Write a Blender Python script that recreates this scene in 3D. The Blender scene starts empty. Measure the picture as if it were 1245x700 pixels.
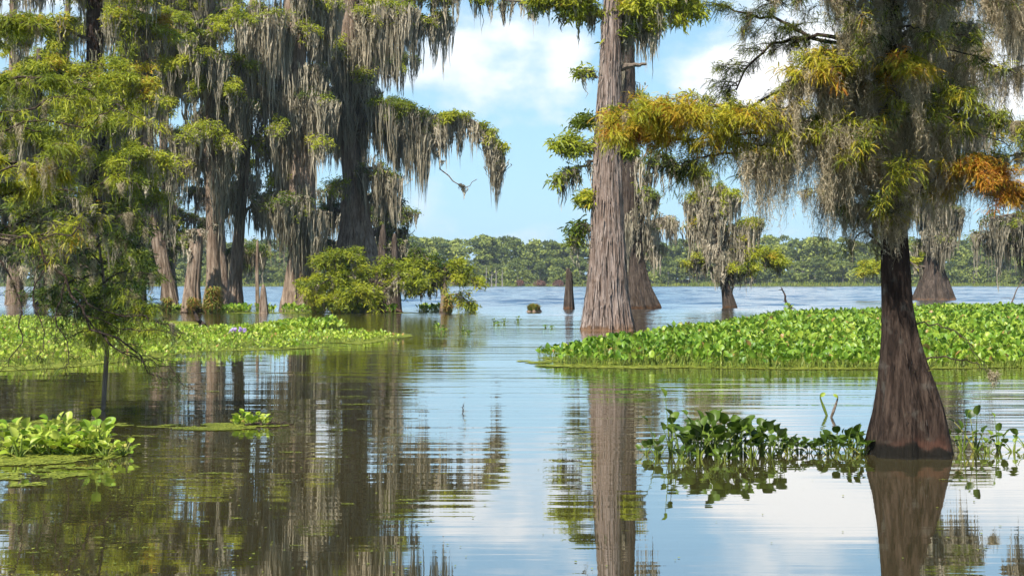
import bpy, math
import numpy as np

# ------------------------------------------------------------------ camera, sky, sun
F = 1729.0      # focal length in photograph pixels (1245 wide)
HZ = 342.0      # horizon row
CXP = 622.5
H = 1.6         # eye height above the water

scene = bpy.context.scene
COL = scene.collection
rng = np.random.default_rng(11)

cam_d = bpy.data.cameras.new("camera")
cam = bpy.data.objects.new("camera", cam_d)
COL.objects.link(cam)
cam.location = (0, 0, H)
cam.rotation_euler = (math.radians(90), 0, 0)
cam_d.sensor_width = 36.0
cam_d.lens = 36.0 * F / 1245.0
cam_d.shift_y = -8.0 / 1245.0
cam_d.clip_start = 0.1
cam_d.clip_end = 20000
scene.camera = cam

SUN_EL, SUN_AZ = 52.0, -152.0    # azimuth from +Y clockwise: behind the camera, left
vs = scene.view_settings
vs.view_transform = 'Standard'
vs.look = 'None'
vs.gamma = 1.0
vs.exposure = 0.82
cy = scene.cycles
cy.max_bounces = 8; cy.diffuse_bounces = 4; cy.glossy_bounces = 3; cy.transmission_bounces = 4; cy.volume_bounces = 0
cy.caustics_reflective = False; cy.caustics_refractive = False
cy.use_adaptive_sampling = True; cy.adaptive_threshold = 0.03

sun_d = bpy.data.lights.new("sun", 'SUN')
sun_d.energy = 5.0
sun_d.angle = math.radians(0.53)
sun_d.color = (1.0, 0.95, 0.86)
sun = bpy.data.objects.new("sun", sun_d)
COL.objects.link(sun)
# light travels from the sun: direction to the sun in world space
sd = np.array([math.sin(math.radians(SUN_AZ)) * math.cos(math.radians(SUN_EL)),
               math.cos(math.radians(SUN_AZ)) * math.cos(math.radians(SUN_EL)),
               math.sin(math.radians(SUN_EL))])
from mathutils import Vector
sun.rotation_euler = Vector(sd).to_track_quat('Z', 'Y').to_euler()
sun.location = (-20, -30, 60)

world = bpy.data.worlds.new("World")
scene.world = world
world.use_nodes = True
wt = world.node_tree
for n in list(wt.nodes):
    wt.nodes.remove(n)


def N(t, typ, **kw):
    n = t.nodes.new(typ)
    for k, v in kw.items():
        if k.startswith('i_'):
            n.inputs[k[2:].replace('_', ' ')].default_value = v
        else:
            setattr(n, k, v)
    return n


def mth(t, op, a, b=None, c=None, clamp=False):
    n = t.nodes.new('ShaderNodeMath')
    n.operation = op
    n.use_clamp = clamp
    for i, x in enumerate((a, b, c)):
        if x is None:
            continue
        if isinstance(x, (int, float)):
            n.inputs[i].default_value = x
        else:
            t.links.new(x, n.inputs[i])
    return n.outputs[0]


def mapr(t, x, a, b, c=0.0, d=1.0, smooth=True):
    n = t.nodes.new('ShaderNodeMapRange')
    n.interpolation_type = 'SMOOTHSTEP' if smooth else 'LINEAR'
    t.links.new(x, n.inputs[0])
    for i, v in enumerate((a, b, c, d)):
        n.inputs[i + 1].default_value = v
    return n.outputs[0]


def ramp(t, x, stops):
    n = t.nodes.new('ShaderNodeValToRGB')
    el = n.color_ramp.elements
    while len(el) < len(stops):
        el.new(0.5)
    for e, (p, c) in zip(el, stops):
        e.position = p
        e.color = (c[0], c[1], c[2], 1)
    t.links.new(x, n.inputs[0])
    return n.outputs[0]


def mixc(t, fac, a, b, mode='MIX'):
    n = t.nodes.new('ShaderNodeMix')
    n.data_type = 'RGBA'
    n.blend_type = mode
    for sock, x in ((n.inputs[0], fac), (n.inputs[6], a), (n.inputs[7], b)):
        if isinstance(x, (int, float)):
            sock.default_value = x
        elif isinstance(x, tuple):
            sock.default_value = (x[0], x[1], x[2], 1)
        else:
            t.links.new(x, sock)
    return n.outputs[2]


sky = N(wt, 'ShaderNodeTexSky', sky_type='NISHITA')
sky.sun_disc = False
sky.sun_elevation = math.radians(SUN_EL)
sky.sun_rotation = math.radians(SUN_AZ)
sky.air_density = 1.0
sky.dust_density = 0.35
sky.ozone_density = 2.0
hs = N(wt, 'ShaderNodeHueSaturation')
hs.inputs['Saturation'].default_value = 1.05
hs.inputs['Value'].default_value = 1.0
wt.links.new(sky.outputs[0], hs.inputs['Color'])
skyc = mixc(wt, 1.0, hs.outputs[0], (0.80, 0.98, 1.0), 'MULTIPLY')
tc = N(wt, 'ShaderNodeTexCoord')
nrm = N(wt, 'ShaderNodeVectorMath', operation='NORMALIZE')
wt.links.new(tc.outputs['Generated'], nrm.inputs[0])
# cumulus: noise over the direction, squeezed vertically so clouds lie flat
mp = N(wt, 'ShaderNodeMapping')
mp.inputs['Scale'].default_value = (1.0, 1.0, 1.7)
mp.inputs['Location'].default_value = (0.31, 0.2, 0.13)
wt.links.new(nrm.outputs[0], mp.inputs[0])
nz = N(wt, 'ShaderNodeTexNoise', i_Scale=13.0, i_Detail=10.0, i_Roughness=0.52)
wt.links.new(mp.outputs[0], nz.inputs['Vector'])
cov = nz.outputs['Fac']
# the banks of cloud seen over the lake
blobs = [(-0.012, 0.155, 0.055, 0.035, 0.36), (0.040, 0.150, 0.020, 0.028, 0.30), (0.030, 0.110, 0.050, 0.012, 0.16),
         (0.170, 0.150, 0.060, 0.050, 0.30), (0.06, 0.205, 0.10, 0.02, 0.10), (0.13, 0.095, 0.05, 0.02, 0.12),
         (-0.02, 0.07, 0.10, 0.012, 0.10), (-0.15, 0.12, 0.07, 0.03, 0.2), (0.3, 0.12, 0.08, 0.03, 0.2),
         (-0.06, 0.215, 0.05, 0.02, 0.22), (0.22, 0.155, 0.10, 0.030, 0.26), (0.36, 0.15, 0.08, 0.04, 0.22), (0.12, 0.215, 0.12, 0.015, 0.13), (-0.30, 0.2, 0.10, 0.05, 0.25)]
sx = N(wt, 'ShaderNodeSeparateXYZ')
wt.links.new(nrm.outputs[0], sx.inputs[0])
for bx_, bz_, rx_, rz_, amp in blobs:
    a = mth(wt, 'DIVIDE', mth(wt, 'SUBTRACT', sx.outputs[0], bx_), rx_)
    b = mth(wt, 'DIVIDE', mth(wt, 'SUBTRACT', sx.outputs[2], bz_), rz_)
    d2 = mth(wt, 'ADD', mth(wt, 'MULTIPLY', a, a), mth(wt, 'MULTIPLY', b, b))
    g = mth(wt, 'EXPONENT', mth(wt, 'MULTIPLY', d2, -1.0))
    cov = mth(wt, 'ADD', cov, mth(wt, 'MULTIPLY', g, amp))
cmask = mapr(wt, cov, 0.57, 0.77)
shade = mapr(wt, cov, 0.66, 0.92)
cloudc = mixc(wt, shade, (5.8, 6.9, 7.9), (8.8, 8.9, 9.0))
hazeb = mapr(wt, sx.outputs[2], -0.02, 0.40, 0.88, 0.0)
base_sky = mixc(wt, hazeb, skyc, (3.8, 6.05, 8.0))
final = mixc(wt, cmask, base_sky, cloudc)
bg = N(wt, 'ShaderNodeBackground')
bg.inputs['Strength'].default_value = 0.082
wt.links.new(final, bg.inputs['Color'])
wo = N(wt, 'ShaderNodeOutputWorld')
wt.links.new(bg.outputs[0], wo.inputs['Surface'])


# ------------------------------------------------------------------ helpers
def W(px, py, Y):
    return np.array([(px - CXP) / F * Y, Y, H + (HZ - py) / F * Y])


def DEP(py):
    return H * F / (py - HZ)


def hash2(ix, iy, s):
    h = (ix.astype(np.int64) * 374761393 + iy.astype(np.int64) * 668265263 + s * 1442695041) & 0x7fffffff
    h = (h ^ (h >> 13)) * 1274126177 & 0x7fffffff
    return ((h ^ (h >> 16)) & 0xffff) / 65535.0


def vn(x, y, s=0):
    x = np.asarray(x, float); y = np.asarray(y, float)
    ix = np.floor(x); iy = np.floor(y)
    fx = x - ix; fy = y - iy
    fx = fx * fx * (3 - 2 * fx); fy = fy * fy * (3 - 2 * fy)
    a = hash2(ix, iy, s); b = hash2(ix + 1, iy, s); c = hash2(ix, iy + 1, s); d = hash2(ix + 1, iy + 1, s)
    return a + (b - a) * fx + (c - a) * fy + (a - b - c + d) * fx * fy


def fbm(x, y, s=0, o=4):
    r = 0; a = 0.5; t = 0
    for i in range(o):
        r = r + a * vn(x * 2 ** i, y * 2 ** i, s + i); t += a; a *= 0.5
    return r / t


class MB:
    """collects vertices, faces and one colour variation value per vertex, for ONE mesh"""

    def __init__(s):
        s.v = []; s.f = {3: [], 4: []}; s.t = []; s.n = 0

    def add(s, v, f, t=0.5):
        v = np.asarray(v, float).reshape(-1, 3)
        f = np.asarray(f, np.int64)
        s.v.append(v)
        s.f[f.shape[1]].append(f + s.n)
        s.t.append(np.broadcast_to(np.asarray(t, float), (len(v),)).copy())
        s.n += len(v)

    def build(s, name, mat, parent=None, origin=(0, 0, 0), smooth=False):
        me = bpy.data.meshes.new(name)
        if s.n:
            v = np.concatenate(s.v) - np.asarray(origin, float)
            t = np.concatenate(s.t)
            q = np.concatenate(s.f[4]) if s.f[4] else np.zeros((0, 4), np.int64)
            r = np.concatenate(s.f[3]) if s.f[3] else np.zeros((0, 3), np.int64)
            me.vertices.add(len(v))
            me.vertices.foreach_set('co', v.astype(np.float32).ravel())
            li = np.concatenate([q.ravel(), r.ravel()]).astype(np.int32)
            me.loops.add(len(li))
            me.loops.foreach_set('vertex_index', li)
            me.polygons.add(len(q) + len(r))
            st = np.concatenate([np.arange(len(q)) * 4, len(q) * 4 + np.arange(len(r)) * 3]).astype(np.int32)
            me.polygons.foreach_set('loop_start', st)
            me.polygons.foreach_set('use_smooth', np.full(len(q) + len(r), smooth))
            at = me.attributes.new('tint', 'FLOAT', 'POINT')
            at.data.foreach_set('value', t.astype(np.float32))
            me.update(calc_edges=True)
            me.validate()
        me.materials.append(mat)
        o = bpy.data.objects.new(name, me)
        COL.objects.link(o)
        if parent is not None:
            o.parent = parent
        else:
            o.location = origin
        return o


def unit(a):
    return a / np.maximum(np.linalg.norm(a, axis=-1, keepdims=True), 1e-9)


def ribbons(mb, C, Wd, S, t):
    """C (B,K,3) centre lines, Wd (B,K) full widths, S (B,3) side directions"""
    B_, K, _ = C.shape
    if B_ == 0:
        return
    if S.ndim == 2:
        S = S[:, None, :]
    off = S * (Wd[..., None] * 0.5)
    v = np.stack([C - off, C + off], axis=2).reshape(-1, 3)
    b = np.arange(B_)[:, None] * (K * 2)
    k = np.arange(K - 1)[None, :] * 2
    i = (b + k).ravel()
    f = np.stack([i, i + 1, i + 3, i + 2], axis=1)
    mb.add(v, f, np.repeat(np.broadcast_to(t, (B_,)), K * 2))


def tubes(mb, C, R, n=5, t=0.5):
    """C (B,K,3), R (B,K)"""
    B_, K, _ = C.shape
    if B_ == 0:
        return
    T = np.gradient(C, axis=1)
    T = unit(T)
    ref = np.array([0.13, 0.96, 0.24])
    U = unit(np.cross(T, ref)); V = np.cross(T, U)
    a = np.arange(n) / n * 2 * math.pi
    ring = U[:, :, None, :] * np.cos(a)[None, None, :, None] + V[:, :, None, :] * np.sin(a)[None, None, :, None]
    v = C[:, :, None, :] + ring * R[:, :, None, None]
    v = v.reshape(-1, 3)
    b = np.arange(B_)[:, None, None] * (K * n)
    k = np.arange(K - 1)[None, :, None] * n
    j = np.arange(n)[None, None, :]
    i0 = (b + k + j).ravel(); i1 = (b + k + (j + 1) % n).ravel()
    f = np.stack([i0, i1, i1 + n, i0 + n], axis=1)
    mb.add(v, f, np.repeat(np.broadcast_to(t, (B_,)), K * n))


def rdir(n):
    return unit(rng.normal(size=(n, 3)))


def smooth_path(pts, K):
    pts = np.asarray(pts, float)
    m = len(pts)
    if m == 2:
        return pts[0] + (pts[1] - pts[0]) * np.linspace(0, 1, K)[:, None]
    P = np.vstack([2 * pts[0] - pts[1], pts, 2 * pts[-1] - pts[-2]])
    u = np.linspace(0, m - 1 - 1e-6, K)
    i = u.astype(int); f = (u - i)[:, None]
    p0, p1, p2, p3 = P[i], P[i + 1], P[i + 2], P[i + 3]
    return 0.5 * ((2 * p1) + (-p0 + p2) * f + (2 * p0 - 5 * p1 + 4 * p2 - p3) * f ** 2 + (-p0 + 3 * p1 - 3 * p2 + p3) * f ** 3)


# ------------------------------------------------------------------ materials
def new_mat(name):
    m = bpy.data.materials.new(name)
    m.use_nodes = True
    t = m.node_tree
    for n in list(t.nodes):
        t.nodes.remove(n)
    out = N(t, 'ShaderNodeOutputMaterial')
    return m, t, out


def tint_attr(t):
    a = N(t, 'ShaderNodeAttribute')
    a.attribute_name = 'tint'
    return a.outputs['Fac']


def leaf_mat(name, stops, transl=0.4, rough=0.5, noise=0.0, spec=0.3, nscale=3.0):
    m, t, out = new_mat(name)
    x = tint_attr(t)
    if noise:
        g = N(t, 'ShaderNodeTexCoord')
        nn = N(t, 'ShaderNodeTexNoise', i_Scale=nscale, i_Detail=3.0)
        t.links.new(g.outputs['Object'], nn.inputs['Vector'])
        x = mth(t, 'ADD', x, mth(t, 'MULTIPLY', mth(t, 'SUBTRACT', nn.outputs['Fac'], 0.5), noise))
    c = ramp(t, x, stops)
    p = N(t, 'ShaderNodeBsdfPrincipled')
    p.inputs['Roughness'].default_value = rough
    p.inputs['Specular IOR Level'].default_value = spec
    t.links.new(c, p.inputs['Base Color'])
    tr = N(t, 'ShaderNodeBsdfTranslucent')
    t.links.new(c, tr.inputs['Color'])
    mx = N(t, 'ShaderNodeMixShader')
    mx.inputs[0].default_value = transl
    t.links.new(p.outputs[0], mx.inputs[1])
    t.links.new(tr.outputs[0], mx.inputs[2])
    t.links.new(mx.outputs[0], out.inputs['Surface'])
    return m


def bark_mat(name, cols, scale=1.0, zs=0.10, bump=0.03, wet=None, lichen=None):
    """cols: dark crack, mid, pale ridge. wet: (height, colour, band colour)"""
    m, t, out = new_mat(name)
    g = N(t, 'ShaderNodeTexCoord')
    mp_ = N(t, 'ShaderNodeMapping')
    mp_.inputs['Scale'].default_value = (scale, scale, scale * zs)
    t.links.new(g.outputs['Object'], mp_.inputs[0])
    n1 = N(t, 'ShaderNodeTexNoise', i_Scale=9.0, i_Detail=7.0, i_Roughness=0.65, i_Distortion=0.6)
    t.links.new(mp_.outputs[0], n1.inputs['Vector'])
    n2 = N(t, 'ShaderNodeTexNoise', i_Scale=1.3, i_Detail=4.0)
    t.links.new(g.outputs['Object'], n2.inputs['Vector'])
    n3 = N(t, 'ShaderNodeTexNoise', i_Scale=30.0, i_Detail=4.0)
    t.links.new(mp_.outputs[0], n3.inputs['Vector'])
    h = mth(t, 'ADD', n1.outputs['Fac'], mth(t, 'MULTIPLY', n3.outputs['Fac'], 0.35))
    c = ramp(t, mth(t, 'SUBTRACT', h, 0.17), [(0.32, cols[0]), (0.46, cols[1]), (0.66, cols[2])])
    patch = mapr(t, n2.outputs['Fac'], 0.42, 0.68)
    c = mixc(t, mth(t, 'MULTIPLY', patch, 0.45), c, cols[3] if len(cols) > 3 else cols[0])
    if lichen:
        n4 = N(t, 'ShaderNodeTexNoise', i_Scale=5.0, i_Detail=6.0)
        t.links.new(g.outputs['Object'], n4.inputs['Vector'])
        c = mixc(t, mapr(t, n4.outputs['Fac'], 0.58, 0.70), c, lichen)
    rough = 0.9
    if wet:
        s = N(t, 'ShaderNodeSeparateXYZ')
        t.links.new(g.outputs['Object'], s.inputs[0])
        n5 = N(t, 'ShaderNodeTexNoise', i_Scale=4.5, i_Detail=7.0)
        t.links.new(g.outputs['Object'], n5.inputs['Vector'])
        z = mth(t, 'ADD', s.outputs[2], mth(t, 'MULTIPLY', mth(t, 'SUBTRACT', n5.outputs['Fac'], 0.5), wet[0] * 4.0))
        band = mth(t, 'MULTIPLY', mapr(t, z, wet[0] * 1.0, wet[0] * 1.3), mapr(t, z, wet[0] * 1.5, wet[0] * 2.3, 1.0, 0.0))
        bn = mapr(t, n2.outputs['Fac'], 0.50, 0.60)
        c = mixc(t, mth(t, 'MULTIPLY', mth(t, 'MULTIPLY', band, 0.6), bn), c, wet[2])
        c = mixc(t, mapr(t, z, wet[0] * 0.7, wet[0] * 1.5, 0.88, 0.0), c, wet[1])
    p = N(t, 'ShaderNodeBsdfPrincipled')
    p.inputs['Roughness'].default_value = rough
    p.inputs['Specular IOR Level'].default_value = 0.15
    t.links.new(c, p.inputs['Base Color'])
    b = N(t, 'ShaderNodeBump')
    b.inputs['Strength'].default_value = 1.0
    b.inputs['Distance'].default_value = bump
    t.links.new(h, b.inputs['Height'])
    t.links.new(b.outputs[0], p.inputs['Normal'])
    t.links.new(p.outputs[0], out.inputs['Surface'])
    return m


M = {}
M['fol'] = leaf_mat('cypress_foliage', [(0.0, (0.035, 0.080, 0.012)), (0.3, (0.15, 0.20, 0.020)), (0.62, (0.39, 0.43, 0.032)),
                                        (0.88, (0.52, 0.48, 0.04)), (1.0, (0.50, 0.28, 0.03))], 0.45)
M['fall'] = leaf_mat('turning_cypress_foliage', [(0.0, (0.05, 0.075, 0.018)), (0.3, (0.22, 0.26, 0.025)), (0.5, (0.52, 0.50, 0.04)),
                                                 (0.72, (0.60, 0.42, 0.045)), (0.88, (0.58, 0.27, 0.035)), (1.0, (0.42, 0.15, 0.03))], 0.45)
M['moss'] = leaf_mat('spanish_moss', [(0.0, (0.12, 0.105, 0.07)), (0.5, (0.35, 0.31, 0.22)), (1.0, (0.58, 0.50, 0.37))], 0.30, 0.9, 0.5, 0.1, 0.8)
M['nmoss'] = leaf_mat('curly_spanish_moss', [(0.0, (0.14, 0.12, 0.07)), (0.5, (0.45, 0.38, 0.24)), (1.0, (0.72, 0.61, 0.43))], 0.3, 0.9, 0.4, 0.1, 2.0)
M['bark'] = bark_mat('cypress_bark', [(0.035, 0.022, 0.014), (0.19, 0.135, 0.095), (0.38, 0.295, 0.225), (0.13, 0.085, 0.055)], 1.0, 0.09, 0.06)
M['bark_dark'] = bark_mat('dark_brown_bark', [(0.012, 0.008, 0.006), (0.048, 0.035, 0.027), (0.13, 0.10, 0.078), (0.035, 0.025, 0.018)], 1.2, 0.09, 0.05, wet=(0.12, (0.14, 0.075, 0.04), (0.12, 0.07, 0.045)))  # darker brown bark overall, redder towards the waterline
M['bark_mid'] = bark_mat('shaggy_cypress_bark', [(0.022, 0.014, 0.010), (0.215, 0.160, 0.132), (0.40, 0.325, 0.285), (0.19, 0.125, 0.09)], 1.35, 0.07, 0.07,
                         wet=(0.10, (0.15, 0.085, 0.045), (0.24, 0.145, 0.09)))
M['bark_near'] = bark_mat('shade_dark_cypress_bark', [(0.007, 0.005, 0.004), (0.027, 0.0175, 0.013), (0.074, 0.051, 0.038), (0.034, 0.018, 0.013)], 2.0, 0.16, 0.035,
                          wet=(0.11, (0.008, 0.008, 0.006), (0.10, 0.045, 0.030)), lichen=(0.085, 0.072, 0.058))  # dark brown bark, deepened further in colour to stand for crown shade
M['twig'] = bark_mat('twig_bark', [(0.04, 0.03, 0.022), (0.13, 0.10, 0.075), (0.24, 0.19, 0.15)], 3.0, 1.0, 0.004)
M['dtwig'] = bark_mat('dark_twig_bark', [(0.015, 0.011, 0.009), (0.04, 0.028, 0.021), (0.10, 0.07, 0.055)], 3.0, 1.0, 0.004)
M['dead'] = bark_mat('weathered_wood', [(0.16, 0.13, 0.10), (0.38, 0.32, 0.26), (0.55, 0.48, 0.40)], 2.0, 0.15, 0.01)
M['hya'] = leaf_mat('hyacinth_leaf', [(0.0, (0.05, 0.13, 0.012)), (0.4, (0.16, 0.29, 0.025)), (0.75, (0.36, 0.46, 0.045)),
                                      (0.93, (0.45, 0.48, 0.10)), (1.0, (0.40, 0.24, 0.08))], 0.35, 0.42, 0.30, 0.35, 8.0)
M['hyad'] = leaf_mat('shade_dark_hyacinth_leaf', [(0.0, (0.030, 0.065, 0.008)), (0.5, (0.095, 0.155, 0.014)), (0.85, (0.22, 0.31, 0.03)),
                                                  (1.0, (0.34, 0.40, 0.06))], 0.3, 0.42, 0.35, 0.35, 9.0)  # darker copy of the hyacinth ramp, overhead crown's shade put into the colour
M['stalk'] = leaf_mat('hyacinth_stalk', [(0.0, (0.05, 0.09, 0.015)), (0.6, (0.20, 0.27, 0.04)), (1.0, (0.38, 0.36, 0.09))], 0.2, 0.4)
M['weed'] = leaf_mat('duckweed', [(0.0, (0.085, 0.11, 0.015)), (0.5, (0.20, 0.24, 0.03)), (1.0, (0.36, 0.38, 0.06))], 0.1, 0.7, 0.6, 0.2, 1.2)
M['petal'] = leaf_mat('lilac_petals', [(0.0, (0.42, 0.30, 0.60)), (1.0, (0.70, 0.58, 0.82))], 0.4)
M['far'] = leaf_mat('far_forest_leaves', [(0.0, (0.075, 0.11, 0.04)), (0.5, (0.19, 0.235, 0.06)), (1.0, (0.36, 0.40, 0.09))], 0.35, 0.8, 0.35, 0.1, 0.06)
M['farb'] = leaf_mat('far_trunks', [(0.0, (0.10, 0.09, 0.08)), (1.0, (0.34, 0.31, 0.27))], 0.0, 0.9, 0.0, 0.1)
M['redsh'] = leaf_mat('reddish_shrub_leaves', [(0.0, (0.12, 0.05, 0.04)), (1.0, (0.30, 0.16, 0.12))], 0.3, 0.8)
M['grass'] = leaf_mat('marsh_grass', [(0.0, (0.10, 0.17, 0.03)), (0.5, (0.28, 0.32, 0.05)), (1.0, (0.46, 0.24, 0.08))], 0.4, 0.6)

# water
m, t, out = new_mat('lake_water')
g = N(t, 'ShaderNodeTexCoord')
s_ = N(t, 'ShaderNodeSeparateXYZ')
t.links.new(g.outputs['Object'], s_.inputs[0])


def wnoise(sx_, sy_, det, rgh, loc=0.0, rot=0.0, dist=0.0):
    mp_ = N(t, 'ShaderNodeMapping')
    mp_.inputs['Scale'].default_value = (sx_, sy_, 1)
    mp_.inputs['Location'].default_value = (loc, loc * 0.7, 0)
    mp_.inputs['Rotation'].default_value = (0, 0, rot)
    t.links.new(g.outputs['Object'], mp_.inputs[0])
    n_ = N(t, 'ShaderNodeTexNoise', i_Scale=1.0, i_Detail=det, i_Roughness=rgh, i_Distortion=dist)
    t.links.new(mp_.outputs[0], n_.inputs['Vector'])
    return n_.outputs['Fac']


rip = wnoise(0.16, 3.3, 2.0, 0.5, 3.0, 0.03)
rip2 = wnoise(0.25, 1.2, 1.0, 0.4, 9.0, -0.08)
fine = wnoise(0.9, 9.0, 2.0, 0.5, 5.0, 0.06)
chop = wnoise(0.9, 2.6, 3.0, 0.6, 2.0, 0.2)
breeze = wnoise(0.05, 0.11, 2.0, 0.5, 1.0)
mid = mth(t, 'MULTIPLY', mapr(t, s_.outputs[1], 10.0, 20.0, 0.5, 1.6), mapr(t, breeze, 0.35, 0.65, 0.35, 1.5))
far_ = mapr(t, s_.outputs[1], 34.0, 80.0)
hgt = mth(t, 'MULTIPLY', mth(t, 'ADD', mth(t, 'MULTIPLY', rip, 0.0050), mth(t, 'MULTIPLY', rip2, 0.0075)), mid)
hgt = mth(t, 'ADD', hgt, mth(t, 'MULTIPLY', fine, 0.0004))
hgt = mth(t, 'ADD', hgt, mth(t, 'MULTIPLY', mth(t, 'MULTIPLY', chop, far_), 0.035))
bp = N(t, 'ShaderNodeBump')
bp.inputs['Strength'].default_value = 1.0
bp.inputs['Distance'].default_value = 1.0
t.links.new(hgt, bp.inputs['Height'])
murk = mixc(t, mapr(t, breeze, 0.35, 0.65), (0.045, 0.037, 0.014), (0.075, 0.062, 0.024))
p = N(t, 'ShaderNodeBsdfPrincipled')
t.links.new(murk, p.inputs['Base Color'])
t.links.new(mapr(t, s_.outputs[1], 36.0, 105.0, 0.008, 0.20), p.inputs['Roughness'])
p.inputs['IOR'].default_value = 2.0
t.links.new(bp.outputs[0], p.inputs['Normal'])
gl = N(t, 'ShaderNodeBsdfGlossy')
gl.inputs['Color'].default_value = (0.98, 0.97, 0.95, 1)
t.links.new(mapr(t, s_.outputs[1], 36.0, 105.0, 0.008, 0.20), gl.inputs['Roughness'])
t.links.new(bp.outputs[0], gl.inputs['Normal'])
mx = N(t, 'ShaderNodeMixShader')
t.links.new(mapr(t, s_.outputs[1], 20.0, 70.0, 0.42, 0.88), mx.inputs[0])
t.links.new(p.outputs[0], mx.inputs[1]); t.links.new(gl.outputs[0], mx.inputs[2])
t.links.new(mx.outputs[0], out.inputs['Surface'])
M['water'] = m

m, t, out = new_mat('shore_soil')
g = N(t, 'ShaderNodeTexCoord')
nn = N(t, 'ShaderNodeTexNoise', i_Scale=0.2, i_Detail=5.0)
t.links.new(g.outputs['Object'], nn.inputs['Vector'])
c = ramp(t, nn.outputs['Fac'], [(0.3, (0.05, 0.06, 0.02)), (0.7, (0.16, 0.17, 0.06))])
p = N(t, 'ShaderNodeBsdfPrincipled')
p.inputs['Roughness'].default_value = 0.95
t.links.new(c, p.inputs['Base Color'])
t.links.new(p.outputs[0], out.inputs['Surface'])
M['soil'] = m


# ------------------------------------------------------------------ tagging
def tag(o, label=None, cat=None, group=None, kind=None):
    if label: o['label'] = label
    if cat: o['category'] = cat
    if group: o['group'] = group
    if kind: o['kind'] = kind
    return o


def empty(name, loc, label=None, cat=None, group=None):
    o = bpy.data.objects.new(name, None)
    COL.objects.link(o)
    o.location = loc
    o.empty_display_size = 0.3
    return tag(o, label, cat, group)


def copy_thing(root, loc, rz, sc, label=None, group=None):
    r = root.copy(); COL.objects.link(r)
    r.location = loc; r.rotation_euler = (0, 0, rz); r.scale = (sc, sc, sc)
    if label: r['label'] = label
    if group: r['group'] = group
    for ch in list(root.children):
        c_ = ch.copy(); COL.objects.link(c_); c_.parent = r
    return r


# ------------------------------------------------------------------ the setting
mb = MB()
xs = np.concatenate([[-1500, -600], np.arange(-210, 211, 1.25), [600, 1500.]])
ys = np.concatenate([[-200, -20, 10, 25, 34], np.arange(36, 200, .42), np.arange(200, 456, .75), [700, 2400.]])
gx, gy = np.meshgrid(xs, ys, indexing='ij')
# open lake beyond the sheltered trees: small wind waves as real relief
gz = np.zeros_like(gx)
for q in range(16):
    lam = rng.uniform(1.7, 5.5); th = rng.normal(math.radians(80), math.radians(26)); k_ = 2 * math.pi / lam
    gz += lam * 0.0066 * np.sin(k_ * (gx * math.cos(th) + gy * math.sin(th)) + rng.uniform(0, 6.28) + 1.5 * vn(gx / 14, gy / 14, q))
amp = np.clip((gy - 42) / 60, 0, 1) * (0.6 + 0.8 * fbm(gx / 22, gy / 40, 90, 3)) * (np.abs(gx) < 205) * (gy < 450)
amp = amp * np.clip(np.maximum((gy - 70) / 30, (gx + 6) / 8), .12, 1)
gz = gz * amp
nv = np.stack([gx.ravel(), gy.ravel(), gz.ravel()], 1)
ii = (np.arange(len(xs) - 1)[:, None] * len(ys) + np.arange(len(ys) - 1)[None]).ravel()
mb.add(nv, np.stack([ii, ii + len(ys), ii + len(ys) + 1, ii + 1], 1))
tag(mb.build('water', M['water'], smooth=True), 'dark reflective lake water with fine ripples', None, None, 'structure')

# far shore: a low bank that rises gently to wooded ground and runs on to the horizon
mb = MB()
xs = np.linspace(-1500, 1500, 121); ys = np.array([446, 449, 452, 470, 520, 620, 900, 2400.])
zz = np.array([-0.6, 0.15, 0.45, 0.7, 1.4, 2.5, 3.0, 3.0])
gx, gy = np.meshgrid(xs, ys, indexing='ij')
gz = np.broadcast_to(zz, gx.shape).copy()
gy = gy + (vn(gx / 25, gx * 0, 4) - 0.5)[:] * 8 * (gy < 460)
ii = (np.arange(len(xs) - 1)[:, None] * len(ys) + np.arange(len(ys) - 1)[None]).ravel()
mb.add(np.stack([gx.ravel(), gy.ravel(), gz.ravel()], 1), np.stack([ii, ii + len(ys), ii + len(ys) + 1, ii + 1], 1))
tag(mb.build('far_shore', M['soil'], smooth=True), 'low far bank of the lake under the woods', None, None, 'structure')


def leafquads(mb, P, size, t, up=0.5):
    n = len(P)
    nrm_ = unit(rng.normal(size=(n, 3)) + np.array([0, -0.2, up]))
    u = unit(np.cross(nrm_, rdir(n))); v = np.cross(nrm_, u)
    s1 = (size * rng.uniform(0.6, 1.3, n))[:, None]; s2 = (size * rng.uniform(0.35, 0.8, n))[:, None]
    vv = np.stack([P - u * s1, P - v * s2, P + u * s1, P + v * s2], 1).reshape(-1, 3)
    i = np.arange(n) * 4
    mb.add(vv, np.stack([i, i + 1, i + 2, i + 3], 1), np.repeat(t, 4))


def far_crown(mb, c, hh, rr, n, t0, size=0.45, low=0.28):
    """broad crown of lobes: c ground point"""
    k = rng.integers(8, 13)
    for j in range(k):
        a = rng.uniform(0, 6.28); q = rng.uniform(0, 0.7)
        zc = hh * (low + (0.9 - low) * rng.uniform(0, 1) ** 0.7)
        rad = rr * rng.uniform(0.34, 0.62)
        cc = c + np.array([math.cos(a) * rr * q, math.sin(a) * rr * q, min(zc, hh - rad * 0.55)])
        d = rdir(n // k)
        d[:, 2] = np.where(d[:, 2] < -0.3, -d[:, 2], d[:, 2])
        P = cc + d * rad * rng.uniform(0.65, 1.05, len(d))[:, None] * np.array([1, 1, 0.62])
        leafquads(mb, P, size, np.clip(t0 + rng.normal(0, 0.14) + rng.normal(0, 0.12, len(d)), 0, 1))


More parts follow.
